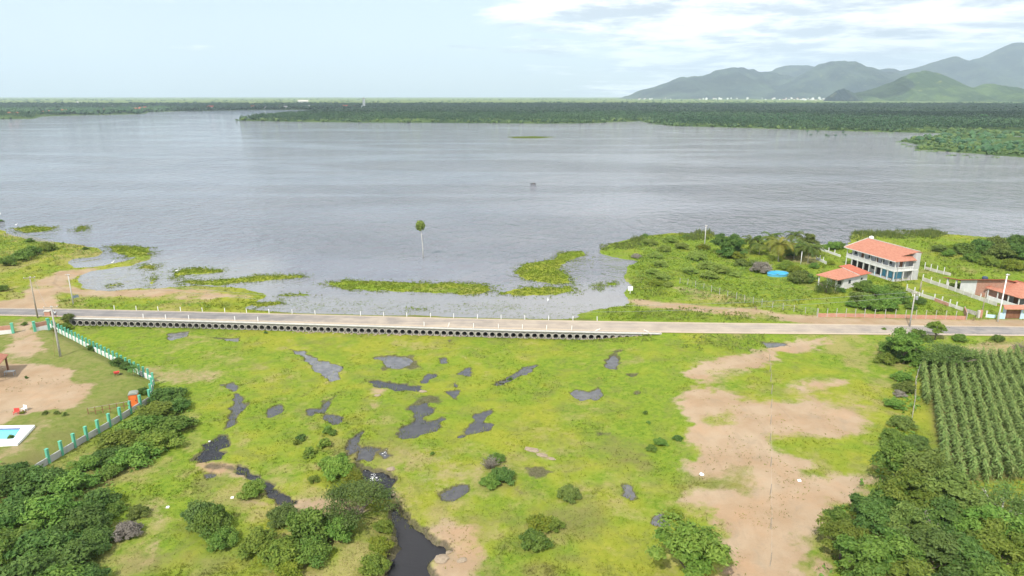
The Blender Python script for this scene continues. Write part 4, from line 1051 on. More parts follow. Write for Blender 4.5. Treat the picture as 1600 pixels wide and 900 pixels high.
# ------------------------------------------------------------------ far wood, shore scrub, fields
ICO = None
def blobs(name, XYZ, R, squash, mat, seed, tint=None, sub=1):
    bm = bmesh.new(); bmesh.ops.create_icosphere(bm, subdivisions=sub, radius=1.0)
    bm.verts.ensure_lookup_table()
    iv = np.array([v.co[:] for v in bm.verts]); fi = np.array([[v.index for v in f.verts] for f in bm.faces]); bm.free()
    rng = np.random.default_rng(seed); n = len(XYZ); k = len(iv)
    jit = 1 + rng.uniform(-.34, .34, (n, k, 1))
    ang = rng.uniform(0, 6.28, n); c, s = np.cos(ang), np.sin(ang)
    v = np.repeat(iv[None], n, 0) * jit
    v = np.stack([v[..., 0] * c[:, None] - v[..., 1] * s[:, None], v[..., 0] * s[:, None] + v[..., 1] * c[:, None], v[..., 2]], -1)
    v = v * (R[:, None, None] * np.array([1, 1, squash])) + XYZ[:, None, :]
    f = (fi[None] + (np.arange(n) * k)[:, None, None]).reshape(-1, 3)
    t = rng.uniform(0, 1, n) if tint is None else tint
    vt = np.clip(np.repeat(t, k) + rng.normal(0, .18, n * k), 0, 1)
    o = link(name, fast_mesh(name, v.reshape(-1, 3), f, [mat], False, attrs={'tint': vt}))
    tag(o, kind='stuff'); return o
def far_points(n, y0, y1, half, seed, margin, keep=None):
    rng = np.random.default_rng(seed)
    y = np.exp(rng.uniform(math.log(y0), math.log(y1), n)); x = rng.uniform(-half, half, n) * y
    d = np.full(n, -60.0)
    for p in FARW: d = np.maximum(d, sdf(p, x, y, 60.0))
    m = d > margin
    if keep is not None: m &= keep(x, y)
    return x[m], y[m], d[m], rng
VILLAGE = [(186, 174.5, 12, 'w'), (165, 175.5, 8, 'o'), (212, 174, 8, 'o'), (222, 173.2, 9, 'o'), (16, 181.5, 9, 'o'), (27, 181, 8, 'o'), (68, 178.5, 7, 'o'), (80, 177.8, 8, 'o'), (101, 177.2, 9, 'o'), (35, 176, 5, 'w'), (122, 162, 5, 'w'), (143, 166, 5, 'w'), (174, 169.5, 7, 'w'), (226, 171, 7, 'o'), (251, 171, 6, 'o'), (285, 171.2, 6, 'o'),
    (330, 171, 10, 'o'), (340, 170.8, 6, 'w'), (396, 170.2, 8, 'o'), (414, 170.4, 5, 'w'), (423, 170.2, 6, 'o'), (436, 170, 7, 'o'), (446, 170, 7, 'w'), (474, 162, 17, 'w'), (483, 169, 7, 'w'), (510, 170, 6, 'o'), (540, 169.6, 9, 'o'), (556, 169.3, 6, 'o'), (569, 169.6, 4, 't')]
VW = np.array([ray(a, b, 0.0)[:2] for a, b, c, k in VILLAGE])
def no_house(x, y):
    ok = np.ones(x.shape, bool)
    for (hx, hy), v in zip(VW, VILLAGE):
        r = 1.2 * v[2] / FPX * hy * .5 + 8
        lat = np.abs(x - hx * (y / hy))
        ok &= ~((lat < r) & (y < hy + r * .6) & (y > hy - 90))
    return ok
x, y, d, rng = far_points(78000, 900, 3700, 0.95, 1, 9.0, lambda x, y: (fbm(x, y, 260, 5, 71) > -0.42) & ~((y < 960) & (x / y > .45)) & no_house(x, y))
R = rng.uniform(2.6, 5.2, len(x)) * (1 + (y - 1000) / 4200); edge = smooth(5, 45, d)
z = (2.5 + 4.6 * edge) + rng.normal(0, 1.3, len(x)) + R * .1
tn = np.clip(.45 + .6 * fbm(x, y, 150, 3, 72) + rng.normal(0, .2, len(x)), 0, 1)
m = y < 1750
blobs('far_wood', np.stack([x, y, z], -1)[~m], R[~m], 0.8, LEAF['far'], 2, tn[~m])
# the nearer edge of the wood, leaf clump by leaf clump
xn, yn, zn, Rn, t2 = x[m], y[m], z[m], R[m], tn[m]; per = 16; k = len(xn)
dv = rnd_dirs(k * per, rng); dv[:, 2] = np.abs(dv[:, 2]) * 1.1 - .25
C = np.repeat(np.stack([xn, yn, zn], -1), per, 0) + dv * np.repeat(Rn, per)[:, None] * rng.uniform(.5, 1.1, k * per)[:, None]
N = dv + rng.normal(size=dv.shape) * .5 + np.array([0, 0, .4]); N /= np.linalg.norm(N, axis=1, keepdims=True)
o = link('near_edge_wood', leaves(C, N, rng.uniform(.5, 1.2, k * per) * 1.15, rng, np.clip(np.repeat(t2, per) + rng.normal(0, .2, k * per), 0, 1), 1.3, 'near_edge_wood'))
o.name = 'lakeside_wood'; set_mat(o, LEAF['far']); tag(o, kind='stuff')
print('wood', len(x), k)
# low scrub and drowned bushes at the water's edge
x, y, d, rng = far_points(14000, 520, 1500, 0.95, 3, 1.0)
m = (d < 60) & ((d < 26) | (y < 960)); x, y, d = x[m], y[m], d[m]
R = rng.uniform(1.6, 3.4, len(x)) * np.clip(y / 900, .6, 1.5)
blobs('shore_scrub', np.stack([x, y, R * .5 + .2 + smooth(4, 30, d) * 1.6], -1), R, .8, LEAF['farg'], 4)
x, y, d, rng = far_points(3200, 540, 900, 0.95, 33, 14.0)
R = rng.uniform(2.2, 4.2, len(x)); 
m = fbm(x, y, 60, 3, 90) > -.1
blobs('shore_bushes', np.stack([x, y, R * .6 + 1.2], -1)[m], R[m], .9, LEAF['far'], 34)
x, y, d, rng = far_points(2600, 4800, 15000, 0.95, 5, 20.0, lambda x, y: fbm(x, y, 900, 4, 73) > 0.1)
R = rng.uniform(6, 11, len(x)) * (y / 5000) ** .3
blobs('field_trees', np.stack([x, y, R * .35 + 1], -1), R, .6, LEAF['farg'], 6)
# drifting weed in the far bay
for name, ppx in (('floating_weed', [(1428, 229, 30), (1412, 226, 10), (1405, 222, 8), (1436, 235, 14), (1455, 237, 20), (1500, 243, 40), (1540, 246, 50), (1370, 208, 10), (1382, 206.5, 14), (1350, 206, 8), (1393, 208, 8), (1340, 205, 6), (985, 193, 30), (1020, 195, 20)]),):
    c = []; R = []
    for px, py, w in ppx:
        for k in range(10):
            xx, yy, zc = ray(px + rp.uniform(-w / 2, w / 2), py + rp.uniform(-.5, .5), 0)
            c.append((xx, yy, 0.05)); R.append(rp.uniform(.8, 2.0))
    blobs(name, np.array(c), np.array(R), .35, LEAF['farg'], 8)

# ------------------------------------------------------------------ grass, reeds, weeds (uncountable)
def tufts(name, X, Y, Z, Hh, W, mat, nb, seed, attrs=None, lean=0.5, tint=None):
    rng = np.random.default_rng(seed); n = len(X)
    base_ = np.stack([X, Y, Z], -1)
    V = np.empty((n, nb, 3, 3))
    for b in range(nb):
        a = rng.uniform(0, 6.283, n); off = rng.uniform(0, 1, n)[:, None] * W[:, None] * np.stack([np.cos(a), np.sin(a), np.zeros(n)], -1)
        a2 = rng.uniform(0, 6.283, n); w = W * rng.uniform(.16, .34, n)
        sd = np.stack([np.cos(a2) * w, np.sin(a2) * w, np.zeros(n)], -1)
        V[:, b, 0] = base_ + off - sd; V[:, b, 1] = base_ + off + sd
        h = Hh * rng.uniform(.55, 1.2, n)
        a3 = rng.uniform(0, 6.283, n)
        V[:, b, 2] = base_ + off * 1.5 + np.stack([np.cos(a3) * h * lean, np.sin(a3) * h * lean, h], -1)
    f = np.arange(n * nb * 3).reshape(-1, 3)
    at = {'tint': np.repeat(rng.uniform(0, 1, n) if tint is None else tint, nb * 3)}
    for k, v in (attrs or {}).items(): at[k] = np.repeat(v, nb * 3, 0)
    o = link(name, fast_mesh(name, V.reshape(-1, 3), f, [mat], False, attrs=at)); tag(o, kind='stuff')
    return o
def scatter_screen(n, seed, y0=484, y1=905, x0=-40, x1=1640):
    """even cover over the ground, denser where the ground is near"""
    rng = np.random.default_rng(seed)
    py = y0 + (y1 - y0) * rng.uniform(0, 1, n); px = rng.uniform(x0, x1, n)
    v = (py - 450) / FPX; zc = (CAM_H + .8) / (SP + v * CP)
    return (px - 800) / FPX * zc, zc * (CP - v * SP), rng
x, y, rng = scatter_screen(150000, 12)
m = (y < road_s(x) - 0.5); x, y = x[m], y[m]
F = fields(x, y)
dens = (1 - F['sand'] * 1.15) * (F['pond'] < -.15) * np.where(F['yard'] > .5, .35, 1.0) * (1 - .8 * F['mud_shade']) * (1 - F['corn'])
clump = smooth(-.5, .35, fbm(x, y, 2.6, 3, 81)) * .8 + .2
m = rng.uniform(0, 1, len(x)) < dens * clump
x, y = x[m], y[m]; F = {k: (v[m] if isinstance(v, np.ndarray) else v) for k, v in F.items()}
za, zb = zones(x, y, F)
hh = rng.uniform(.06, .24, len(x)) * (.6 + .7 * smooth(-.3, .6, fbm(x, y, 6.0, 3, 83))) * np.where(F['yard'] > .5, .5, 1)
rim = smooth(-1.6, -.3, F['pond']); hh = hh * (1 + .9 * rim)
tufts('marsh_grass', x, y, F['z'] - .03, hh, hh * .55 + .08, M_BLADES, 4, 13, {'zone_a': za, 'zone_b': zb})
GPOOL = ray(1215, 429.5, .6)
# stray tufts and stones on the bare earth
x, y, rng = scatter_screen(26000, 19); m = (y < road_s(x) - 0.5); x, y = x[m], y[m]; F = fields(x, y)
m = (F['sand'] > .6) & (F['pond'] < -.4) & (fbm(x, y, 3.2, 4, 131) > .12); x, y = x[m], y[m]; F = {k: (v[m] if isinstance(v, np.ndarray) else v) for k, v in F.items()}
za, zb = zones(x, y, F); za[:, 0] = 0; hh = rng.uniform(.05, .2, len(x))
tufts('stray_grass', x, y, F['z'] - .02, hh, hh * .7 + .05, M_BLADES, 4, 20, {'zone_a': za, 'zone_b': zb})
# thin grass standing in the pool margins
x, y, rng = scatter_screen(90000, 23, 515, 830); m = (y < road_s(x) - 0.5); x, y = x[m], y[m]; F = fields(x, y)
m = (F['pond'] > -.35) & (F['pond'] < 1.1) & (rng.uniform(0, 1, len(x)) < .55 * smooth(1.1, -.2, F['pond'])) & (fbm(x, y, 1.5, 3, 133) > -.1); x, y = x[m], y[m]; F = {k: (v[m] if isinstance(v, np.ndarray) else v) for k, v in F.items()}
za, zb = zones(x, y, F); za[:, :2] *= .3; hh = rng.uniform(.5, .75, len(x))
tufts('pool_grass', x, y, F['lvl'] - .35, hh, hh * .35, M_BLADES, 4, 24, {'zone_a': za, 'zone_b': zb})
# north bank grass
rng = np.random.default_rng(15)
x = np.concatenate([rng.uniform(-190, -30, 26000), rng.uniform(20, 240, 52000)]); y = np.concatenate([rng.uniform(140, 260, 26000), rng.uniform(140, 290, 52000)])
m = y > road_n(x) + .6; x, y = x[m], y[m]
F = fields(x, y)
m = (np.hypot(x - GPOOL[0], y - GPOOL[1]) > 4.2) & (F['land'] > -1.0) & (F['z'] > .05) & (rng.uniform(0, 1, len(x)) > F['sand'] * 1.2) & (fbm(x, y, 4, 3, 84) > -.35)
x, y = x[m], y[m]; F = {k: (v[m] if isinstance(v, np.ndarray) else v) for k, v in F.items()}
za, zb = zones(x, y, F)
hh = rng.uniform(.2, .6, len(x)) * (.6 + .9 * smooth(-.2, .6, fbm(x, y, 9.0, 3, 85)))
tufts('bank_grass', x, y, F['z'] - .03, hh, hh * .5 + .1, M_BLADES, 4, 16, {'zone_a': za, 'zone_b': zb})
# grass growing out of the shallow water: islets and flooded verge
def wet_grass(name, polys, n, seed, dens=1.0, h=(.3, .7)):
    rng = np.random.default_rng(seed); xs, ys_ = [], []
    for p in polys:
        lo, hi = p.min(0) - 3, p.max(0) + 3; k = int(n * (hi - lo).prod()) + 40
        a = rng.uniform(lo[0], hi[0], k); b = rng.uniform(lo[1], hi[1], k)
        s = sdf(p, a, b) + fbm(a, b, 4, 4, 5) * 2.2
        m = (rng.uniform(0, 1, k) < np.where(s > -.2, dens, np.clip(.5 + s * .16, 0, 1) * .45)) & (s > -3.0) & (fbm(a, b, 2.4, 3, 88) > -.25 - .5 * (dens > .9))
        xs.append(a[m]); ys_.append(b[m])
    x = np.concatenate(xs); y = np.concatenate(ys_); m = y > road_n(x) + .5; x, y = x[m], y[m]
    z = np.maximum(zats(x, y), -.05); nn = len(x)
    za = np.zeros((nn, 4)); zb = np.zeros((nn, 4)); zb[:, 0] = np.clip(.85 + .5 * fbm(x, y, 8, 3, 87), 0, 1); zb[:, 1] = np.clip(-.05 + .4 * fbm(x, y, 5, 3, 86), 0, 1)
    tufts(name, x, y, z - .02, rng.uniform(*h, nn), rng.uniform(.2, .45, nn), M_BLADES, 5, seed + 1, {'zone_a': za, 'zone_b': zb}, .45)
wet_grass('islet_grass', ISLEW, 4.6, 91, h=(.15, .42))
FLOOD = [poly_w(p, 0) for p in ([(760, 489), (800, 476), (880, 474), (975, 478), (1010, 480), (1010, 502), (900, 499), (760, 496)], [(390, 488), (400, 462), (470, 458), (560, 470), (600, 480), (520, 488)], [(690, 478), (800, 470), (800, 482), (700, 486)], [(900, 402), (935, 396), (905, 425), (880, 420)], [(265, 421), (350, 419), (350, 446), (280, 446)], [(440, 476), (560, 472), (800, 478), (800, 492), (600, 489), (440, 486)])]
wet_grass('flooded_grass', FLOOD, 2.4, 95, .7, (.08, .24))
# reeds at the right hand shore
rng = np.random.default_rng(97)
xs, ys_ = [], []
for p, k in ((poly_w([(1328, 372), (1345, 362), (1400, 360), (1485, 362), (1490, 374), (1400, 372), (1340, 380)], 0), 5200), (poly_w([(940, 390), (955, 381), (1005, 372), (1010, 384), (985, 396)], 0), 2600), (poly_w([(1060, 366), (1110, 362), (1130, 372), (1070, 378)], 0), 1500)):
    k = int(k * .6); a = rng.uniform(p[:, 0].min(), p[:, 0].max(), k); b = rng.uniform(p[:, 1].min(), p[:, 1].max(), k)
    m = sdf(p, a, b) + 7 * fbm(a, b, 9, 4, 98) - 4.5 * rng.uniform(0, 1, k) ** 2 > 0; xs.append(a[m]); ys_.append(b[m])
x = np.concatenate(xs); y = np.concatenate(ys_)
tufts('reeds', x, y, np.maximum(zats(x, y), -.1), rng.uniform(.35, 1.5, len(x)) * (.35 + 1.2 * smooth(-.3, .6, fbm(x, y, 7, 3, 66))), rng.uniform(.25, .6, len(x)), LEAF['reed'], 6, 99, lean=.22)
# leafy weeds: verge below the road, embankment, bright patch left of the brick wall
def weeds(name, polys, per, size, leaf, seed):
    rng = np.random.default_rng(seed); C = []
    for p in polys:
        lo, hi = p.min(0), p.max(0); k = int(per * (hi - lo).prod())
        a = rng.uniform(lo[0], hi[0], k); b = rng.uniform(lo[1], hi[1], k)
        m = (sdf(p, a, b) + fbm(a, b, 4, 3, 70) * 2 > 0) & ((b < road_s(a) - .7) | (b > road_n(a) + .7)) & (fbm(a, b, 5, 3, 69) > -.25) & (np.hypot(a - GPOOL[0], b - GPOOL[1]) > 4.6)
        a, b = a[m], b[m]; hgt = smooth(-.2, .7, fbm(a, b, 4.5, 3, 68))
        C.append(np.stack([a, b, zats(a, b) + rng.uniform(.05, .3, len(a)) + hgt * .35], -1))
    C = np.concatenate(C); n = len(C)
    N = rng.normal(size=(n, 3)) * .5 + np.array([0, 0, 1.0]); N /= np.linalg.norm(N, axis=1, keepdims=True)
    t = np.clip(.5 + .5 * fbm(C[:, 0], C[:, 1], 6, 3, 67) + rng.normal(0, .2, n), 0, 1)
    o = link(name, leaves(C, N, rng.uniform(.6, 1.4, n) * size, rng, t, 1.3, name)); set_mat(o, LEAF[leaf]); tag(o, kind='stuff')
weeds('verge_weeds', [poly_w(p) for p in ([(1030, 521), (1200, 522), (1190, 545), (1150, 552), (1110, 548), (1040, 540)], [(85, 505), (115, 500), (330, 508), (330, 516), (110, 516)], [(1470, 528), (1620, 528), (1620, 536), (1520, 540)], [(330, 508), (700, 520), (700, 524), (330, 514)], [(700, 520), (1030, 527), (1030, 532), (700, 525)])], 5.0, .16, 'bright', 201)
weeds('bank_weeds', [poly_w(p, .3) for p in ([(1000, 500), (985, 485), (1060, 480), (1180, 492), (1225, 498), (1200, 503), (1080, 503)], [(985, 462), (1000, 420), (1060, 445), (1040, 462), (1000, 470)])], 3.5, .2, 'bright', 203)
weeds('meadow_weeds', [poly_w(p, .3) for p in ([(1060, 440), (1160, 415), (1260, 440), (1270, 470), (1180, 478), (1060, 462)], [(1000, 372), (1100, 366), (1160, 400), (1180, 420), (1060, 440), (985, 440)])], 2.2, .24, 'bright', 205)
weeds('far_meadow_weeds', [poly_w(p, .3) for p in ([(1440, 378), (1600, 400), (1660, 430), (1600, 436), (1560, 428), (1445, 420)],)], 1.1, .26, 'bright', 207)
weeds('left_meadow_weeds', [poly_w(p, .3) for p in ([(-20, 362), (60, 380), (160, 390), (140, 400), (60, 410), (-40, 416)], [(90, 478), (250, 474), (330, 476), (330, 484), (120, 482)])], 1.8, .22, 'bright', 209)
weeds('thicket_undergrowth', [poly_w(p) for p in ([(1290, 830), (1330, 780), (1380, 740), (1420, 560), (1436, 560), (1432, 700), (1480, 760), (1600, 750), (1680, 900), (1680, 960), (1290, 960)], [(-60, 735), (110, 735), (180, 700), (300, 630), (290, 690), (190, 750), (185, 800), (150, 960), (-60, 960)])], 3.2, .22, 'mid', 211)

# ------------------------------------------------------------------ corn
def corn_mesh(seed):
    rng = np.random.default_rng(seed); V = []; F = []; t = []
    H = 2.35
    def tri(a, b, c, tv):
        k = len(V); V.extend([a, b, c]); F.append((k, k + 1, k + 2)); t.extend([tv] * 3)
    for k in range(3):
        a = k * 2.1; w = .035
        tri(np.array([math.cos(a) * w, math.sin(a) * w, 0]), np.array([math.cos(a + 2.1) * w, math.sin(a + 2.1) * w, 0]), np.array([0, 0, H]), .8)
    for i in range(11):
        a = (i % 2) * math.pi + rng.normal(0, .45); z = .35 + 1.65 * i / 11; L = rng.uniform(.55, .9)
        d = np.array([math.cos(a), math.sin(a), 0]); s = np.array([-d[1], d[0], 0]) * .11
        p0 = np.array([0, 0, z]); p1 = p0 + d * L * .45 + np.array([0, 0, .32]); p2 = p0 + d * L + np.array([0, 0, rng.uniform(-.25, .15)])
        tv = rng.uniform(.1, .75)
        tri(p0 - s * .6, p0 + s * .6, p1 + s, tv); tri(p0 - s * .6, p1 + s, p1 - s, tv); tri(p1 - s, p1 + s, p2, tv)
    for i in range(4):
        a = i * 1.6; d = np.array([math.cos(a) * .16, math.sin(a) * .16, .3]); tri(np.array([.02, 0, H - .05]), np.array([-.02, .02, H - .05]), np.array([0, 0, H]) + d, 1.0)
    return np.array(V), np.array(F), np.array(t)
CV = [corn_mesh(i) for i in range(4)]
CMESH = [fast_mesh('corn_plant', v, f, [LEAF['corn']], False, attrs={'tint': t}) for v, f, t in CV]
rc = np.random.default_rng(31)
spots = []
a0 = np.array([G(1460, 747), G(1440, 569)])
dirr = (a0[1] - a0[0]); dirr /= np.linalg.norm(dirr); perp = np.array([dirr[1], -dirr[0]])
org = a0[0]
for r_ in range(-2, 34):
    for s_ in np.arange(-40, 60, .33):
        q = org + perp * (r_ * 1.44 + rc.normal(0, .07)) + dirr * (s_ + rc.normal(0, .07))
        spots.append(q)
spots = np.array(spots)
m = sdf(CORN, spots[:, 0], spots[:, 1]) > .1
px, py = to_px(spots[:, 0], spots[:, 1], 1.0)
m &= (px < 1640) & (rc.uniform(0, 1, len(spots)) > .05)
spots = spots[m]; spots = spots[np.argsort(depth(spots[:, 0], spots[:, 1]))]
zz = zats(spots[:, 0], spots[:, 1])
for i in range(min(290, len(spots))):
    o = link('corn_plant', CMESH[i % 4], None, (spots[i][0], spots[i][1], zz[i] - .02)); s = rc.uniform(.82, 1.15)
    o.scale = (s, s, s); o.rotation_euler.z = rc.uniform(0, 6.28)
    tag(o, 'tall green corn plant in the nearest end of the corn rows', 'corn plant', 'corn plants at the near end of the field')
Vs, Fs, Ts_ = [], [], []; b = 0
for i in range(290, len(spots)):
    v, f, t = CV[i % 4]; a = rc.uniform(0, 6.28); s = rc.uniform(.82, 1.15); c, sn = math.cos(a) * s, math.sin(a) * s
    Vs.append(np.stack([v[:, 0] * c - v[:, 1] * sn + spots[i][0], v[:, 0] * sn + v[:, 1] * c + spots[i][1], v[:, 2] * s + zz[i] - .02], -1)); Fs.append(f + b); Ts_.append(t); b += len(v)
if Vs:
    tag(link('corn_rows', fast_mesh('corn_rows', np.concatenate(Vs), np.concatenate(Fs), [LEAF['corn']], False, attrs={'tint': np.concatenate(Ts_)})), kind='stuff')
print('corn', len(spots))
# ------------------------------------------------------------------ building materials
M_TILE = mottled('terracotta_tiles', (0.375, 0.155, 0.100), (0.46, 0.212, 0.145), 1.2, 0.85, 0.15, 0.5, (1, 3, 1), (0.36, 0.13, 0.08))
M_TILE2 = mottled('darker_tiles', (0.38, 0.11, 0.07), (0.46, 0.15, 0.09), 1.2, 0.85, 0.15, 0.5, (1, 3, 1), (0.28, 0.10, 0.07))
M_WHITE = mottled('whitewash', (0.60, 0.595, 0.57), (0.70, 0.69, 0.665), 0.8, 0.8, 0.2, 0.1, (1, 1, .5), (0.60, 0.58, 0.53))
M_CREAM = mottled('stained_white_render', (0.44, 0.42, 0.37), (0.58, 0.55, 0.49), 0.7, 0.85, 0.15, 0.1, (1, 1, .4), (0.44, 0.40, 0.33))
M_GREY = mottled('grey_and_shade_render', (0.40, 0.40, 0.39), (0.50, 0.50, 0.48), 0.7, 0.85, 0.15, 0.1, (1, 1, .4), (0.32, 0.31, 0.29))  # plain grey; on two walls it carries their shade
M_CONC = mottled('concrete', (0.34, 0.32, 0.29), (0.46, 0.44, 0.40), 1.4, 0.9, 0.15, 0.3, (1, 1, 1), (0.24, 0.22, 0.19))
M_CONCD = mottled('pipe_shade_concrete', (0.10, 0.095, 0.085), (0.16, 0.15, 0.13), 1.4, 0.9, 0.15)  # dark tone paints the shade inside the pipes
M_KERB = mottled('pale_kerb', (0.46, 0.45, 0.42), (0.56, 0.54, 0.50), 1.0, 0.85, 0.15, 0.1, (1, 1, 1), (0.42, 0.39, 0.34))
M_GREEN = mottled('green_paint', (0.10, 0.38, 0.25), (0.14, 0.46, 0.31), 1.5, 0.6, 0.3, 0, (1, 1, 1), (0.20, 0.40, 0.30))
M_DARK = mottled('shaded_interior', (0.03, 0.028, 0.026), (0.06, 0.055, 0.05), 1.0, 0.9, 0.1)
M_BLUE = mottled('blue_paint', (0.09, 0.34, 0.50), (0.12, 0.40, 0.56), 1.0, 0.6, 0.3)
M_PALEBLUE = mottled('pale_blue_paint', (0.42, 0.60, 0.68), (0.52, 0.68, 0.74), 1.0, 0.6, 0.3)
M_GLASS = mottled('dark_window_glass', (0.03, 0.04, 0.05), (0.05, 0.06, 0.07), 1.0, 0.1, 0.5)
M_WOOD = mottled('brown_wood', (0.16, 0.075, 0.04), (0.24, 0.12, 0.07), 2.0, 0.7, 0.2, 0.2, (1, 1, .2))
M_OLDWOOD = mottled('weathered_wood', (0.26, 0.22, 0.17), (0.40, 0.35, 0.28), 2.5, 0.9, 0.1, 0.3, (1, 1, .2))
M_RUST = mottled('rusty_iron', (0.17, 0.085, 0.05), (0.26, 0.13, 0.07), 3.0, 0.85, 0.2)
M_METAL = mottled('dull_metal', (0.24, 0.25, 0.26), (0.32, 0.33, 0.34), 2.0, 0.5, 0.4)
M_ORANGE = mottled('orange_plastic', (0.72, 0.16, 0.035), (0.80, 0.21, 0.05), 1.0, 0.45, 0.4)
M_ORANGED = mottled('dark_orange_plastic', (0.50, 0.11, 0.03), (0.58, 0.14, 0.04), 1.0, 0.45, 0.4)
M_RED = mottled('red_plastic', (0.55, 0.06, 0.05), (0.65, 0.09, 0.07), 1.0, 0.5, 0.4)
M_PAINTW = mottled('white_paint', (0.76, 0.76, 0.74), (0.82, 0.82, 0.80), 1.5, 0.6, 0.3)
M_BLACK = mottled('black_rubber', (0.02, 0.02, 0.02), (0.035, 0.035, 0.035), 2.0, 0.8, 0.2)
M_STONE = mottled('pale_stone', (0.26, 0.20, 0.14), (0.36, 0.29, 0.21), 1.8, 0.95, 0.1, 0.6, (1, 1, 1), (0.17, 0.14, 0.10))
M_WIRE = mottled('wire', (0.22, 0.22, 0.22), (0.30, 0.30, 0.30), 1.0, 0.5, 0.3)
def brick_material():
    m, nt, out = new_mat('red_brickwork')
    tc = nt.node('ShaderNodeTexCoord').outputs['Object']
    b = nt.node('ShaderNodeTexBrick'); s = nt.node('ShaderNodeSeparateXYZ'); nt.l.new(tc, s.inputs[0])
    cb = nt.node('ShaderNodeCombineXYZ'); nt.put(cb.inputs[0], nt.math('ADD', s.outputs[0], s.outputs[1])); nt.put(cb.inputs[1], s.outputs[2])
    nt.l.new(cb.outputs[0], b.inputs['Vector'])
    b.inputs['Color1'].default_value = (.40, .165, .105, 1); b.inputs['Color2'].default_value = (.48, .22, .145, 1); b.inputs['Mortar'].default_value = (.42, .36, .30, 1)
    b.inputs['Scale'].default_value = 1.0; b.inputs['Brick Width'].default_value = .30; b.inputs['Row Height'].default_value = .15; b.inputs['Mortar Size'].default_value = .012
    c = nt.mix(nt.math('MULTIPLY', nt.ramp(nt.noise(tc, .8, 4), .45, .75), .5), b.outputs[0], (.52, .33, .25))
    principled(nt, out, c, .9, .1)
    return m
M_BRICK = brick_material()

def slab(mb, pts, t=0.12, mi=0):
    """a polygon given thickness downwards"""
    n = len(pts); lo = [(p[0], p[1], p[2] - t) for p in pts]
    return mb.add(list(pts) + lo, [tuple(range(n)), tuple(range(2 * n - 1, n - 1, -1))] + [(i, n + i, n + (i + 1) % n, (i + 1) % n) for i in range(n)], mi)
def gpt(px, py):
    """the ground seen at a pixel"""
    z = 0.2
    for _ in range(6):
        x, y, _z = ray(px, py, z); z = zat(x, y)
    return Vector((x, y, z))
def height_to(p, py_top):
    h = 1.0
    for _ in range(6):
        q = to_px(p.x, p.y, p.z + h)[1]; q2 = to_px(p.x, p.y, p.z + h + .1)[1]
        h += (py_top - q) / (q2 - q) * .1
    return h

# ------------------------------------------------------------------ culvert under the road
def build_culvert():
    xa, xb = ray(114, 495.5, .5)[0], ray(1030, 520.5, .5)[0]
    N = 87; xs = np.linspace(xa, xb, N + 1)
    P0 = np.array([(x, float(road_s(x)) - .12) for x in xs])
    root = empty('pipe_culvert', (xa, P0[0][1], -1.2), 0, 'long low concrete culvert with a row of round pipes under the road', 'culvert')
    inv = Vector((-xa, -P0[0][1], 1.2))
    ro, ri, zc, zt, zb = .64, .53, -.48, .42, -1.75
    wall = MB(); n = 24
    pm = MB()
    vs = []; fs = []
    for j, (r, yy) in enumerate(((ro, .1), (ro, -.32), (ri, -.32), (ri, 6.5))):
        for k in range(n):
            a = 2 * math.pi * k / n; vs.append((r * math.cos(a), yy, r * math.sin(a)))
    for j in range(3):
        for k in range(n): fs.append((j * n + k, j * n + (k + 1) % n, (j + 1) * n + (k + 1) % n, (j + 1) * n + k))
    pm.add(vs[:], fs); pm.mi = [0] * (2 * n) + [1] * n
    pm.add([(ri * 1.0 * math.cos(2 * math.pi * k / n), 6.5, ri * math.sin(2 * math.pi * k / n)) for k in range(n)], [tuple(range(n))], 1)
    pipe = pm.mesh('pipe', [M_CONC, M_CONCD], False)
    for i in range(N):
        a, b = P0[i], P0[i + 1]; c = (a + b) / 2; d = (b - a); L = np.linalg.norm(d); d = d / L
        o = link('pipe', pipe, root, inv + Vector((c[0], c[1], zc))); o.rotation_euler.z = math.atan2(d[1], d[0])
        ring, sq = [], []
        for k in range(n):
            t = 2 * math.pi * k / n; cx, cz = math.cos(t), math.sin(t)
            m = max(abs(cx) / (L / 2), (cz / (zt - zc)) if cz > 0 else (-cz / (zc - zb)))
            ring.append((ro * cx, zc + ro * cz)); sq.append((cx / m, zc + cz / m))
        cs = [(L / 2, zt), (-L / 2, zt), (-L / 2, zb), (L / 2, zb)]
        f = lambda u, z: tuple(inv + Vector((c[0] + d[0] * u, c[1] + d[1] * u, z)))
        vs = [f(*q) for q in ring] + [f(*q) for q in sq]
        wall.add(vs, [(k, (k + 1) % n, n + (k + 1) % n, n + k) for k in range(n)])
        for q in cs:      # fill the square's corners
            kk = sorted(range(n), key=lambda k: (sq[k][0] - q[0]) ** 2 + (sq[k][1] - q[1]) ** 2)[:2]
            wall.add([f(*sq[kk[0]]), f(*sq[kk[1]]), f(*q)], [(0, 1, 2)])
    wall.build('headwall', M_CONC, root)
    kb = MB()
    for i in range(N):
        a, b = P0[i], P0[i + 1]
        A = inv + Vector((a[0], a[1] - .16, .56)); B = inv + Vector((b[0], b[1] - .16, .56)); kb.beam(A, B, .62, .17)
    kb.build('kerb_slab', M_KERB, root)
    eb = MB()
    for i in (0, N):
        a = P0[i]; v = inv + Vector((a[0], a[1], 0)); s = -1 if i == 0 else 1
        eb.box(v.x - .2 + .2 * s, v.x + .2 + .2 * s, v.y - .5, v.y + 1.2, -1.75 + 1.2, .69 + 1.2)
    eb.build('end_block', M_CONC, root)
build_culvert()
rs = random.Random(3); c = []; R = []
for i in range(420):
    px = rs.uniform(450, 1030); x, y, _ = ray(px, 512 + (px - 450) * .0215 + rs.uniform(3, 9), MARSH); c.append((x, y, zat(x, y) + .03)); R.append(rs.uniform(.10, .38))
blobs('rubble', np.array(c), np.array(R), .6, M_STONE, 9)

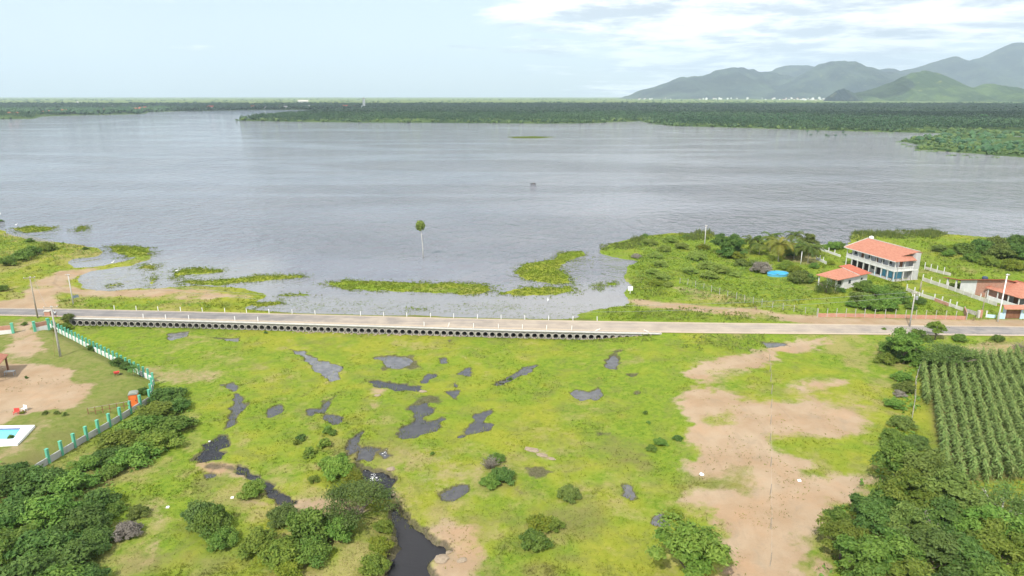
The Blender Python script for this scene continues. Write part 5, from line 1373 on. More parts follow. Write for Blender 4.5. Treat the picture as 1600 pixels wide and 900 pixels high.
# ------------------------------------------------------------------ marker posts along the road
PM = MB().box(-.055, .055, -.055, .055, -.2, 1.02).add([(-.055, -.055, 1.02), (.055, -.055, 1.02), (.055, .055, 1.02), (-.055, .055, 1.02), (0, 0, 1.1)], [(0, 1, 4), (1, 2, 4), (2, 3, 4), (3, 0, 4)]).mesh('marker_post', M_PAINTW)
ORD = ['first', 'second', 'third', 'fourth', 'fifth', 'sixth', 'seventh', 'eighth', 'ninth', 'tenth', 'eleventh', 'twelfth', 'thirteenth', 'fourteenth', 'fifteenth', 'sixteenth', 'seventeenth', 'eighteenth', 'nineteenth', 'twentieth', 'twenty-first', 'twenty-second']
far_posts = [180, 214, 248, 283, 317, 352, 386, 421, 457, 493, 564, 600, 636, 673, 709, 746, 783, 820, 857, 895, 933]
for i, px in enumerate(far_posts):
    x = ray(px, np.interp(px, [180, 933], [483.5, 501.5]), .6)[0]
    o = link('marker_post', PM, None, (x, float(road_n(x)) + .22, ROAD_Z - .12)); o.rotation_euler = (rs.uniform(-.03, .03), rs.uniform(-.04, .04), rs.uniform(-.2, .2))
    tag(o, 'thin white post on the lake side of the road, %s from the left' % ORD[i], 'marker post', 'white posts on the lake side of the road')
near_posts = [(224, 0), (259, 0), (295, 0), (367, 0), (403, 0), (663, 0), (700, .35), (740, 0), (779, 0), (816, 0), (854, 0), (893, 0), (930, 1.2), (1013, -1.2)]
for i, (px, tilt) in enumerate(near_posts):
    x = ray(px, np.interp(px, [180, 1030], [496.5, 519]), .6)[0]
    o = link('marker_post', PM, None, (x, float(road_s(x)) + .42, ROAD_Z - (.02 if abs(tilt) > 1 else .1))); o.rotation_euler = (rs.uniform(-.03, .03), tilt + rs.uniform(-.03, .03), 0)
    st = 'upright' if tilt == 0 else ('leaning' if abs(tilt) < 1 else 'knocked over')
    tag(o, '%s white post on the culvert side of the road, %s from the left' % (st, ORD[i]), 'marker post', 'white posts on the culvert side of the road')

# ------------------------------------------------------------------ utility poles and wires
INS = MB().lathe([(.03, 0), (.06, .03), (.04, .09), (.055, .12), (.02, .18)], 8).mesh('insulator', M_PAINTW)
TOPS = {}
def utility_pole(key, px, py, py_top, label, r0=.17, r1=.10, mat=M_CONC, arm=1.8, arm_rot=0.0, trafo=False, cat='utility pole'):
    p = gpt(px, py); h = height_to(p, py_top)
    root = empty('utility_pole', p, 0, label, cat)
    MB().tube([(0, 0, -.5), (0, 0, h * .5), (0, 0, h)], [r0, (r0 + r1) / 2, r1], 10).build('shaft', mat, root, smooth=True)
    TOPS[key] = Vector((p.x, p.y, p.z + h - .15))
    if arm:
        c, s = math.cos(arm_rot), math.sin(arm_rot)
        a = MB().beam((-arm / 2 * c, -arm / 2 * s - .14, h - .25), (arm / 2 * c, arm / 2 * s - .14, h - .25), .11, .13).build('crossarm', M_OLDWOOD, root)
        for k in (-.45, 0.12, .45):
            link('insulator', INS, root, (arm * k * c, arm * k * s - .14, h - .18))
    if trafo:
        MB().lathe([(.26, 0), (.28, .05), (.28, .75), (.2, .85), (.06, .9)], 14).build('transformer', M_METAL, root, (.45, -.1, h - 1.7), smooth=True)
        for k in (-.5, -.2, .9):
            MB().beam((k, -.14, h - .9), (k, -.14, h - .3), .09, .09).build('fuse', M_PAINTW, root)
    return root
utility_pole('left_road', 59, 496.5, 432, 'tall leaning looking dark utility pole by the gate at the road', .17, .12, M_OLDWOOD, 2.2, .5)
utility_pole('left_white', 115, 477, 428, 'pale concrete utility pole on the lake side of the road', .16, .10, M_KERB, .9)
r = utility_pole('yard', 94.5, 557, 478, 'thick pale utility pole standing on the lawn inside the green wall', .22, .13, M_CONC, 2.4, .25)
MB().tube([(-1.3, 0.2, -.2), (-.15, 0, 7.4)], .02, 5).build('stay_wire', M_RUST, r)
utility_pole('bank', 1100.5, 388, 352, 'tall pale pole on the scrubby bank by the lake', .15, .11, M_KERB, .7)
utility_pole('right_road', 1421, 511, 456, 'grey utility pole with transformer beside the road and brick wall', .17, .11, M_CONC, 1.9, .2, True)
utility_pole('driveway', 1533, 496, 455, 'thin grey brown pole at the driveway wall', .11, .08, M_OLDWOOD, 0)
utility_pole('gate', 1559, 503, 428, 'thick tall white pole beside the tiled gate roof', .16, .11, M_PAINTW, .8)
utility_pole('garden', 1251, 413, 393, 'short white garden light post among the palms', .10, .07, M_PAINTW, 0, cat='light post')
utility_pole('garden2', 1281, 392, 381, 'small grey post with bracket at the far white garden wall', .10, .08, M_CONC, .8)
utility_pole('house', 1399.5, 440.5, 408, 'slim grey pole right in front of the balcony house', .08, .06, M_CONC, 0)
utility_pole('stub', 1437.5, 455, 440, 'short brown stub post at the end of the white driveway wall', .18, .16, M_OLDWOOD, 0, cat='post')
def wire(a, b, sag, label, r=.017):
    a = Vector(a); b = Vector(b); pts = []
    for i in range(41):
        t = i / 40; q = a.lerp(b, t); q.z -= sag * 4 * t * (1 - t); pts.append(q)
    o = MB().tube(pts, r, 5).build('power_wire', M_WIRE); tag(o, label, 'wire', 'power wires')
wire(TOPS['right_road'] + Vector((-.8, 0, .1)), TOPS['left_white'] + Vector((-.3, 0, .1)), 5.2, 'long upper power wire spanning over the flooded verge beside the road', .022)
wire(TOPS['right_road'] + Vector((-.8, 0, -.9)), TOPS['left_white'] + Vector((.3, 0, -.8)), 5.6, 'long lower power wire spanning over the flooded verge beside the road', .022)
wire(TOPS['right_road'] + Vector((.8, 0, .1)), TOPS['driveway'], .7, 'power wire from the transformer pole to the thin driveway pole')
wire(TOPS['driveway'], TOPS['gate'] + Vector((0, 0, -1)), .3, 'power wire from the thin driveway pole to the thick white pole')
wire(TOPS['left_road'] + Vector((.8, 0, .1)), TOPS['yard'] + Vector((-.8, 0, .1)), .7, 'power wire from the dark roadside pole to the lawn pole')
wire(TOPS['right_road'] + Vector((0, 0, -1.2)), TOPS['house'], .5, 'power wire from the transformer pole to the balcony house')

# ------------------------------------------------------------------ green and white boundary wall on the left
def wall_run(root, pts, sp, hp, tp, hpost, wpost, m_panel, m_post, inv, skip=()):
    """panels and posts along a line of ground points; panels one part per straight run"""
    n = 0
    post = MB().box(-wpost / 2, wpost / 2, -wpost / 2, wpost / 2, -.3, hpost).box(-wpost / 2 - .03, wpost / 2 + .03, -wpost / 2 - .03, wpost / 2 + .03, hpost, hpost + .07).mesh('post', m_post)
    for a, b in zip(pts[:-1], pts[1:]):
        a = np.array(a); b = np.array(b); L = np.linalg.norm(b - a); k = max(1, round(L / sp))
        q = [a + (b - a) * i / k for i in range(k + 1)]; z = zats([p[0] for p in q], [p[1] for p in q])
        ang = math.atan2(b[1] - a[1], b[0] - a[0]); pm = MB()
        for i in range(k):
            A = Vector((q[i][0], q[i][1], z[i])) + inv; B = Vector((q[i + 1][0], q[i + 1][1], z[i + 1])) + inv
            d = (B - A).normalized() * (wpost / 2 + .003)
            A2, B2 = A + d, B - d
            u = Vector((-(B - A).y, (B - A).x, 0)).normalized() * tp / 2
            vs = [A2 - u, A2 + u, B2 + u, B2 - u]
            vs = [v + Vector((0, 0, -.4)) for v in vs] + [Vector((v.x, v.y, v.z + hp)) for v in vs]
            pm.add(vs, [(3, 2, 1, 0), (4, 5, 6, 7), (0, 1, 5, 4), (1, 2, 6, 5), (2, 3, 7, 6), (3, 0, 4, 7)])
        pm.build('panel', m_panel, root)
        for i in range(k + (1 if b is pts[-1] else 0)):
            o = link('post', post, root, Vector((q[i][0], q[i][1], z[i])) + inv); o.rotation_euler.z = ang
            n += 1
    return n
def wall_thing(name, label, cat, pts, *a):
    z0 = zat(pts[0][0], pts[0][1])
    root = empty(name, (pts[0][0], pts[0][1], z0), 0, label, cat)
    wall_run(root, pts, *a, inv=Vector((-pts[0][0], -pts[0][1], -z0)))
    return root
wu = [G(78, 511.5), G(240, 597)]
wl = [G(240, 601), G(235, 628), G(55, 737)]
wall_thing('boundary_wall', 'long white wall with green posts running from the gate across the lawn', 'wall', wu, 1.75, .95, .14, 2.0, .30, M_WHITE, M_GREEN)
wall_thing('boundary_wall', 'shaded grey wall with green posts running down from the bend to the thicket', 'wall', wl, 2.2, .95, .14, 2.15, .34, M_GREY, M_GREEN)  # panels coloured grey for the unlit side of the white wall
def gate_wall(label, px0, px1, py0, py1):
    a, b = G(px0, py0), G(px1, py1); z = zat(*a)
    root = empty('gate_wall', (a[0], a[1], z), math.atan2(b[1] - a[1], b[0] - a[0]), label, 'wall'); L = float(np.linalg.norm(b - a))
    MB().box(.2, L - .2, -.1, .1, -.3, .85).build('low_panel', M_WHITE, root)
    MB().box(.2, L - .2, -.07, .07, 1.15, 1.8).box(.2, L - .2, -.04, .04, .85, 1.15).build('brick_panel', M_BRICK, root)
    p = MB().box(-.22, .22, -.22, .22, -.3, 2.15).box(-.26, .26, -.26, .26, 2.15, 2.25).mesh('gate_pier', M_GREEN)
    link('gate_pier', p, root, (0, 0, 0)); link('gate_pier', p, root, (L, 0, 0))
gate_wall('short white and brick wall with green piers right of the gateway', 55, 77, 518, 516)
gate_wall('white and brick wall with green pier left of the gateway', 21, -60, 521, 529)
p = gpt(77, 502.5); r = empty('brick_pier', p, .2, 'small brick pier with a pale cap beside the road', 'pier')
MB().box(-.55, .55, -.4, .4, -.2, 1.1).build('pier_body', M_BRICK, r); MB().box(-.65, .65, -.5, .5, 1.1, 1.22).build('pier_cap', M_CREAM, r)

# portable toilet
p = gpt(211, 634); r = empty('portable_toilet', p, .35, 'orange portable toilet with grey roof on the lawn beside the wall', 'toilet'); r.scale = (1.1, 1.1, 1.05)
MB().box(-.58, .58, -.52, .58, .12, 2.1).build('cabin', M_ORANGE, r)
MB().box(-.62, .62, -.62, .62, 0, .12).build('skid_base', M_BLACK, r)
MB().box(-.42, .42, -.565, -.523, .2, 1.95).build('door', M_ORANGE, r)
MB().box(.28, .36, -.60, -.567, 1.0, 1.2).build('door_handle', M_BLACK, r)
for sx in (-.55, .55): MB().box(sx - .06, sx + .06, -.57, -.523, .12, 2.1).build('corner_post', M_ORANGED, r)
rf = MB(); 
for i in range(8):
    a0, a1 = math.pi * i / 8, math.pi * (i + 1) / 8
    rf.add([(-math.cos(a0) * .66, -.64, 2.1 + math.sin(a0) * .26), (-math.cos(a1) * .66, -.64, 2.1 + math.sin(a1) * .26), (-math.cos(a1) * .66, .66, 2.1 + math.sin(a1) * .26), (-math.cos(a0) * .66, .66, 2.1 + math.sin(a0) * .26)], [(0, 1, 2, 3)])
for yy in (-.64, .66): rf.add([(-math.cos(math.pi * i / 8) * .66, yy, 2.1 + math.sin(math.pi * i / 8) * .26) for i in range(9)], [tuple(range(9))])
rf.build('roof', mottled('grey_green_plastic', (.22, .24, .20), (.28, .30, .25), 1.0, .6), r)
# swimming pool
def pool():
    out_ = [(-90, 666.5), (54.5, 664), (27, 693.5), (-110, 698)]; inn = [(-85, 671), (32.5, 668.8), (21, 685.5), (-98, 689)]
    o2 = poly_w(out_, .75); i2 = poly_w(inn, .75); zt = .75; zg = .2
    c = o2.mean(0); root = empty('swimming_pool', (c[0], c[1], zg), 0, 'blue swimming pool with a broad white surround on the lawn', 'swimming pool')
    L = lambda q, z: (q[0] - c[0], q[1] - c[1], z - zg)
    d = MB()
    for i in range(4):
        j = (i + 1) % 4
        d.add([L(o2[i], zt), L(o2[j], zt), L(i2[j], zt), L(i2[i], zt)], [(0, 1, 2, 3)])
        d.add([L(o2[i], zt), L(o2[j], zt), L(o2[j], -.3), L(o2[i], -.3)], [(0, 1, 2, 3)])
    d.build('deck', M_PAINTW, root)
    t = MB()
    for i in range(4):
        j = (i + 1) % 4; t.add([L(i2[i], zt - .003), L(i2[j], zt - .003), L(i2[j], zt - .5), L(i2[i], zt - .5)], [(0, 1, 2, 3)])
    t.build('tiled_side', mottled('violet_tiles', (.13, .13, .25), (.18, .18, .32), 3.0, .4), root)
    m, nt, out = new_mat('pool_water'); principled(nt, out, (.16, .52, .66), .05, .5, bump(nt, nt.noise(nt.pos(), 3.0, 2), .08, .1))
    MB().add([L(q, zt - .22) for q in i2], [(0, 1, 2, 3)]).build('water_surface', m, root)
pool()
# low rusty frame fence
a, b = G(138, 647), G(207, 647); root = empty('low_fence', (a[0], a[1], zat(*a)), math.atan2(b[1] - a[1], b[0] - a[0]), 'low rusty frame fence on the lawn left of the green wall posts', 'fence')
L = float(np.linalg.norm(b - a))
for i in range(7): MB().box(L * i / 6 - .05, L * i / 6 + .05, -.05, .05, -.2, 1.0).build('post', M_RUST, root)
for z in (.3, .95): MB().box(.05, L - .05, -.025, .025, z, z + .07).build('rail', M_RUST if z < .5 else M_OLDWOOD, root)
# pavilion at the left edge
def pavilion():
    zg = .35; ne = np.array(ray(13, 553.5, zg + 3.0)[:2]); se = np.array(ray(-5, 573, zg + 3.0)[:2]); w = np.array([-7.5, -.8])
    c = (ne + se) / 2 + w / 2; root = empty('pavilion', (c[0], c[1], zg), 0, 'open shelter with red tiled roof and dark posts at the left edge', 'shelter')
    q = [ne, se, se + w, ne + w]; L = lambda p, z: (p[0] - c[0], p[1] - c[1], z)
    ap = [(q[0] + q[1]) / 2 + w * .42, (q[0] + q[1]) / 2 + w * .58]
    m = MB()
    for tri in ([q[0], q[1], ap[0]], [q[1], q[2], ap[1], ap[0]], [q[2], q[3], ap[1]], [q[3], q[0], ap[0], ap[1]]):
        pts = [L(p, 4.9 if any(p is k for k in ap) else 3.0) for p in tri]; slab(m, pts[::-1], .14)
    m.build('roof', M_TILE, root)
    for k in q:
        p = k + (c - k) * .12; MB().box(L(p, 0)[0] - .12, L(p, 0)[0] + .12, L(p, 0)[1] - .12, L(p, 0)[1] + .12, -.2, 3.05).build('post', M_WOOD, root)
pavilion()
p = gpt(16, 586); r = empty('garden_table', p, .2, 'grey table just outside the tiled shelter', 'table')
MB().box(-.8, .8, -.4, .4, .70, .76).build('table_top', M_GREY, r)
for sx in (-.7, .7):
    for sy in (-.3, .3): MB().box(sx - .04, sx + .04, sy - .04, sy + .04, -.1, .70).build('leg', M_METAL, r)
def seat(px, py, mat, label, rz):
    p = gpt(px, py); r = empty('garden_chair', p, rz, label, 'chair'); r.scale = (.95, .95, .95)
    MB().box(-.4, .4, -.25, .25, .40, .46).build('seat_board', mat, r); MB().box(-.4, .4, .25, .30, .40, .95).build('backrest', mat, r)
    for sx in (-.36, .36):
        for sy in (-.2, .22): MB().box(sx - .03, sx + .03, sy - .03, sy + .03, -.1, .40).build('leg', mat, r)
seat(26, 647, M_RED, 'small red garden chair in the dry plant row by the pool', 0.2)
seat(38, 642, M_PAINTW, 'small white garden chair behind the yellow green plant', -.3)
# wheelbarrow under the wall bushes
p = gpt(183, 587); r = empty('wheelbarrow', p, .6, 'small red wheelbarrow on the grass beside dark shrubs at the wall', 'wheelbarrow'); r.scale = (1.0, 1.0, 1.0)
MB().add([(-.5, -.35, .75), (.45, -.35, .75), (.45, .35, .75), (-.5, .35, .75), (-.3, -.2, .38), (.25, -.2, .38), (.25, .2, .38), (-.3, .2, .38)], [(4, 5, 6, 7), (0, 1, 5, 4), (1, 2, 6, 5), (2, 3, 7, 6), (3, 0, 4, 7)]).build('tray', M_RED, r)
w = MB()
for k in range(14):
    a0, a1 = 2 * math.pi * k / 14, 2 * math.pi * (k + 1) / 14
    w.beam((.62 + .17 * math.cos(a0), 0, .19 + .17 * math.sin(a0)), (.62 + .17 * math.cos(a1), 0, .19 + .17 * math.sin(a1)), .09, .06, z_up=(0, 1, 0))
w.build('wheel', M_BLACK, r)
for s in (-1, 1):
    MB().tube([(.62, .06 * s, .19), (-.2, .25 * s, .40), (-1.0, .30 * s, .62)], .025, 6).build('handle', M_BLACK, r); MB().tube([(-.25, .24 * s, .42), (-.35, .26 * s, 0)], .025, 6).build('leg', M_BLACK, r)

# signs
p = gpt(984.5, 459); r = empty('sign_board', p, .1, 'blank white sign board on a post at the water edge', 'sign')
MB().box(-.06, .06, -.06, .06, -.3, 1.3).build('post', M_PAINTW, r); MB().box(-.62, .62, -.10, -.062, .85, 1.95).build('board', M_PAINTW, r)
p = gpt(120, 468); r = empty('sign_board', p, .35, 'small dark tilted board on two posts near the pale pole', 'sign')
for sx in (-.5, .5): MB().box(sx - .04, sx + .04, -.04, .04, -.2, .9).build('post', M_OLDWOOD, r)
b = MB().box(-.7, .7, -.07, -.042, .45, 1.15).build('board', mottled('slate_paint', (.10, .14, .16), (.18, .22, .25), 1.5, .7), r); b.rotation_euler.y = -.2
# wooden picket fence and wire fences
def post_fence(name, label, pts, sp, h, r, mat, rails, wire_mat, wr=.012):
    z0 = zat(*pts[0]); root = empty(name, (pts[0][0], pts[0][1], z0), 0, label, 'fence'); inv = Vector((-pts[0][0], -pts[0][1], -z0)); prev = None; rr = random.Random(len(label))
    pm = MB().tube([(0, 0, -.3), (0, 0, h)], [r, r * .85], 6).mesh('post', mat); tops = []
    for a, b in zip(pts[:-1], pts[1:]):
        a = np.array(a); b = np.array(b); k = max(1, round(np.linalg.norm(b - a) / sp))
        for i in range(k + 1):
            q = a + (b - a) * i / k
            if tops and np.linalg.norm(np.array(tops[-1][:2]) - q) < .3: continue
            tops.append((q[0], q[1], zat(*q)))
    for t in tops:
        o = link('post', pm, root, Vector(t) + inv); o.rotation_euler = (rr.uniform(-.06, .06), rr.uniform(-.06, .06), 0); s = rr.uniform(.85, 1.1); o.scale = (1, 1, s)
    for z in rails:
        MB().tube([Vector(t) + inv + Vector((0, -r - .012, z)) for t in tops], wr, 4).build('wire', wire_mat, root)
post_fence('picket_fence', 'pale wooden picket fence by the lake at the left', [G(8, 372), G(34, 372), G(50, 376), G(84, 386)], .8, 1.5, .07, M_PALEBARK, (.5, 1.1), M_OLDWOOD)
post_fence('wire_fence', 'wire fence with thin pale posts along the bright meadow', [G(1062, 445), G(1099, 455), G(1150, 470), G(1190, 481), G(1240, 490), G(1276, 495)], 2.4, 1.7, .07, M_CONC, (.4, .8, 1.2, 1.5), M_WIRE)
post_fence('wire_fence', 'thin wire fence with dark stakes running over the sand', [G(1202, 565), G(1205, 615), G(1203, 690), G(1204, 729), G(1203, 773), G(1204, 828), G(1203, 885)], 5.4, 1.6, .05, M_OLDWOOD, (1.5,), M_KERB, .006)
post_fence('wire_fence', 'thin pale stake fence along the edge of the corn', [G(1438, 572), G(1430, 600), G(1429, 630), G(1424, 660)], 3.0, 1.5, .05, M_PALEBARK, (.6, 1.4), M_PALEBARK)

# ------------------------------------------------------------------ brick wall by the road and compound walls
wall_thing('brick_wall', 'low brick wall with thin concrete posts beside the road', 'wall', [G(1277, 497.5), G(1350, 498.5), G(1430, 500), G(1508, 502)], 2.1, .85, .16, 1.9, .12, M_BRICK, M_CONC)
wall_thing('brick_wall', 'short brick wall return at the right end beside the road', 'wall', [G(1509.5, 501.5), G(1505.5, 491)], 4, 1.35, .16, 1.9, .14, M_BRICK, M_CONC)
wall_thing('compound_wall', 'white post wall with a bare brick stretch along the driveway left side', 'wall', [G(1416, 457), G(1440, 466), G(1459, 472), G(1483, 481), G(1504, 488)], 2.3, .75, .14, 1.55, .18, M_CREAM, M_WHITE)
wall_thing('compound_wall', 'long cream post wall right of the driveway strip', 'wall', [G(1441, 441), G(1480, 454), G(1518, 468), G(1557, 481)], 2.6, .9, .14, 1.6, .18, M_CREAM, M_WHITE)
wall_thing('compound_wall', 'cream post wall behind the brick house towards the lake', 'wall', [G(1444, 423), G(1463, 428.5), G(1485, 434)], 2.6, .8, .14, 1.9, .16, M_CREAM, M_WHITE)
wall_thing('compound_wall', 'bare grey wall stub before the brown gatepost', 'wall', [G(1506, 490), G(1525, 495.5)], 2.4, .9, .16, 1.2, .2, M_CONC, M_CONC)
wall_thing('compound_wall', 'low pale blue wall left of the tiled gate', 'wall', [G(1540, 498), G(1556, 499.5)], 1.6, .7, .16, 1.4, .22, M_PALEBLUE, M_WHITE)
wall_thing('garden_wall', 'far white garden wall with posts near the lake', 'wall', [G(1263, 389), G(1285, 394), G(1313, 404)], 2.6, .7, .14, 1.6, .2, M_WHITE, M_WHITE)
wall_thing('garden_wall', 'short white garden wall behind the small house', 'wall', [G(1275, 408), G(1291, 415.5)], 2.2, .8, .14, 1.6, .18, M_WHITE, M_WHITE)
p = gpt(1530, 496.5); r = empty('gatepost', p, 0, 'brown and white gatepost at the foot of the driveway', 'gatepost')
MB().box(-.5, -.08, -.25, .25, -.2, 1.7).build('white_half', M_CREAM, r); MB().box(-.077, .45, -.24, .24, -.2, 1.75).build('brick_half', M_BRICK, r)
# brick repair stretch: a face on the driveway wall
def driveway_brick():
    a, b = G(1460, 473), G(1482, 481); L = float(np.linalg.norm(b - a)); root = [o for o in bpy.data.objects if o.get('label', '').startswith('white post wall with a bare brick')][0]
    o = MB().box(0, L, -.13, -.073, -.2, .72).build('brick_stretch', M_BRICK, root, Vector((a[0], a[1], zat(*a))) - root.location); o.rotation_euler.z = math.atan2(b[1] - a[1], b[0] - a[0])
driveway_brick()

# ------------------------------------------------------------------ balcony house
def balcony_house():
    A = Vector(ray(1320, 415.3, .5)); B = Vector(ray(1393, 439, .5))
    ang = math.atan2(B.y - A.y, B.x - A.x); L = 17.8; z0 = .5
    R = empty('balcony_house', (A.x, A.y, z0), ang, 'long two storey house with red tiled roof and white balcony', 'house')
    MB().box(-.3, L + .2, -.3, 8.0, -.9, .06).build('plinth', M_CONC, R)
    # walls: lower and upper storey set back behind the galleries
    lo = MB().box(0, L - 1.8, 1.9, 7.8, .06, 2.55); lo.build('lower_wall', M_GREY, R)
    MB().box(0, L - 1.8, 1.9, 7.8, 2.86, 5.35).build('upper_wall', mottled('pale_grey_wall', (.55, .56, .57), (.64, .65, .65), .8, .8), R)
    MB().box(-.1, L + .1, 0, 7.6, 2.55, 2.80).build('balcony_floor', M_WHITE, R)
    MB().box(L - 1.8, L + .05, 6.3, 7.9, .06, 2.55).box(L - 1.8, L + .05, 6.3, 7.9, 2.80, 7.3).build('tower_wall', M_GREY, R)  # grey paints the shade on this end wall
    cm = MB().box(-.09, .09, -.09, .09, 0, 1).mesh('column', M_WHITE)
    us = [0.1 + i * (L - .2) / 8 for i in range(9)]
    for u in us:
        for zz, hh in ((.06, 2.49), (2.80, 2.72)):
            o = link('column', cm, R, (u, .16, zz)); o.scale = (1, 1, hh)
    for v in (3.2, 6.1):
        for zz, hh in ((.06, 2.49), (2.80, 2.72)):
            o = link('column', cm, R, (L - .12, v, zz)); o.scale = (1, 1, hh)
    bl = MB().box(-.095, .095, -.095, .095, 0, .9).mesh('column_foot', M_PALEBLUE)
    for u in us[4:]: link('column_foot', bl, R, (u, .16, .062))
    # balustrade of crossed bars between solid rails
    rl = MB()
    def bay(p, q):
        rl.beam((*p, 3.66), (*q, 3.66), .12, .14); rl.beam((*p, 2.92), (*q, 2.92), .12, .22)
        n = 5
        for i in range(n):
            a = np.array(p) + (np.array(q) - np.array(p)) * i / n; b = np.array(p) + (np.array(q) - np.array(p)) * (i + 1) / n
            rl.beam((*a, 3.02), (*b, 3.6), .07, .11); rl.beam((*a, 3.6), (*b, 3.02), .075, .11)
    for a, b in zip(us[:-1], us[1:]): bay((a + .14, .08), (b - .14, .08))
    for a, b in ((.3, 3.06), (3.34, 5.96)): bay((L - .03, a), (L - .03, b))
    rl.build('balustrade', M_WHITE, R)
    MB().box(-.05, .05, .1, 5, 2.8, 3.7).build('side_parapet', M_WHITE, R)
    # openings
    for i, (u, w, m, nm) in enumerate([(1.4, 1.6, M_DARK, 'doorway'), (3.8, 1.8, M_DARK, 'doorway'), (6.2, 1.6, M_DARK, 'doorway'), (8.6, 1.5, M_GLASS, 'window'), (10.6, 1.2, M_DARK, 'doorway'), (12.6, 1.2, M_BLUE, 'door'), (14.8, 1.3, M_BLUE, 'door')]):
        zz = (1.0 if nm == 'window' else .065, 2.25)
        MB().box(u - w / 2, u + w / 2, 1.86, 1.897, zz[0], zz[1]).build(nm, m, R)
        MB().box(u - w / 2 - .08, u + w / 2 + .08, 1.845, 1.858, zz[1], zz[1] + .1).build('lintel', M_WHITE, R)
    for u in (1.5, 4.2, 6.9, 9.4, 11.6, 14.2):
        MB().box(u - .5, u + .5, 1.86, 1.897, 2.84 if u in (4.2, 9.4) else 3.7, 4.95).build('door' if u in (4.2, 9.4) else 'window', M_WOOD if u in (4.2, 9.4) else M_GLASS, R)
    MB().box(L - 1.797, L - 1.76, 2.1, 4.4, .065, 2.3).build('shutter', M_BLUE, R)
    MB().box(L - 1.797, L - 1.76, 3.2, 4.2, 2.84, 4.9).build('door', M_WOOD, R)
    # roof
    zy = lambda y: 5.52 + (y + .6) / 7.9 * 2.15
    rf = MB()
    slab(rf, [(-.6, -.6, zy(-.6)), (L + .6, -.6, zy(-.6)), (L - 1.4, 2.6, zy(2.6)), (L + .1, 7.3, zy(7.3)), (-.6, 7.3, zy(7.3))], .14)
    slab(rf, [(L + .6, -.6, zy(-.6)), (L + .6, 6.28, zy(-.6)), (L - 1.4, 6.28, zy(2.6) - .02), (L - 1.4, 2.6, zy(2.6) - .02)], .14)
    slab(rf, [(-.6, 7.31, zy(7.3)), (L + .1, 7.31, zy(7.3)), (L + .1, 8.3, 7.25), (-.6, 8.3, 7.25)], .14)
    rf.build('roof', M_TILE, R)
    MB().add([(L - 1.75, 2.8, zy(2.6) - .1), (L - 1.75, 6.28, zy(2.6) - .1), (L - 1.75, 6.28, zy(6.2) - .2)], [(0, 1, 2)]).build('gable_opening', M_DARK, R)
    cp = MB(); cp.beam((-.6, -.6, zy(-.6) + .06), (-.6, 7.3, zy(7.3) + .06), .24, .12); cp.beam((-.6, 7.3, zy(7.3) + .07), (L + .1, 7.3, zy(7.3) + .07), .22, .12)
    cp.build('ridge_cap', M_CREAM, R)
    MB().box(-.62, L + .62, -.64, -.605, zy(-.6) - .2, zy(-.6) - .02).build('fascia', M_WHITE, R)
    q = R.matrix_world
    t = MB().lathe([(.0, 0), (.62, .02), (.66, .5), (.55, .85), (.2, 1.0)], 18).build('roof_tank', M_PAINTW, None, smooth=True)
    c, s = math.cos(ang), math.sin(ang); u, v = -.1, 8.0
    t.location = (A.x + c * u - s * v, A.y + s * u + c * v, z0 + 7.35); tag(t, 'round white tank on the back slope of the balcony house roof', 'water tank')
balcony_house()
def small_house():
    O = Vector(ray(1277, 447, .4)); R = empty('tiled_house', (O.x, O.y, .4), math.atan2(-.87, .5), 'small white house with red hipped roof left of the balcony house', 'house')
    MB().box(-.3, 5.6, -.3, 13.0, -.8, .05).build('plinth', M_CONC, R)
    MB().box(.4, 5.2, 3.0, 8.2, .05, 3.02).build('main_wall', M_WHITE, R)
    MB().box(.4, 5.2, 8.203, 12.7, .05, 3.2).build('wing_wall', M_WHITE, R)
    hip = MB(); e, rz = 3.0, 4.75
    a, b, c, d = (-.5, -.4, e), (5.8, -.4, e), (5.8, 8.5, e), (-.5, 8.5, e); r0, r1 = (2.65, 3.0, rz), (2.65, 5.6, rz)
    slab(hip, [a, b, r0], .12); slab(hip, [b, c, r1, r0], .12); slab(hip, [c, d, r1], .12); slab(hip, [d, a, r0, r1], .12)
    hip.build('main_roof', M_TILE, R)
    w = MB(); slab(w, [(-.5, 8.55, 4.2), (6.0, 8.55, 3.2), (6.0, 13.1, 3.2), (-.5, 13.1, 4.2)], .12); w.build('wing_roof', M_TILE2, R)
    MB().beam((5.75, 8.5, e + .1), (2.65, 5.6, rz + .08), .22, .12).build('hip_cap', M_CREAM, R)
    for u in (.1, 2.6, 5.1): MB().box(u - .12, u + .12, .1, .34, .05, 2.95).build('porch_column', M_WHITE, R)
    MB().box(2.0, 2.9, 2.96, 2.997, .06, 2.1).build('door', M_WOOD, R); MB().box(3.6, 4.6, 2.96, 2.997, 1.0, 2.0).build('window', M_GLASS, R)
    MB().box(5.203, 5.24, 5.0, 5.9, 1.2, 2.1).build('window', M_GLASS, R); MB().box(5.203, 5.24, 10.1, 10.7, 1.5, 2.1).build('window', M_GLASS, R)
    MB().box(6.1, 7.4, .2, 12, -.8, -.1).build('step_terrace', M_CREAM, R)
small_house()
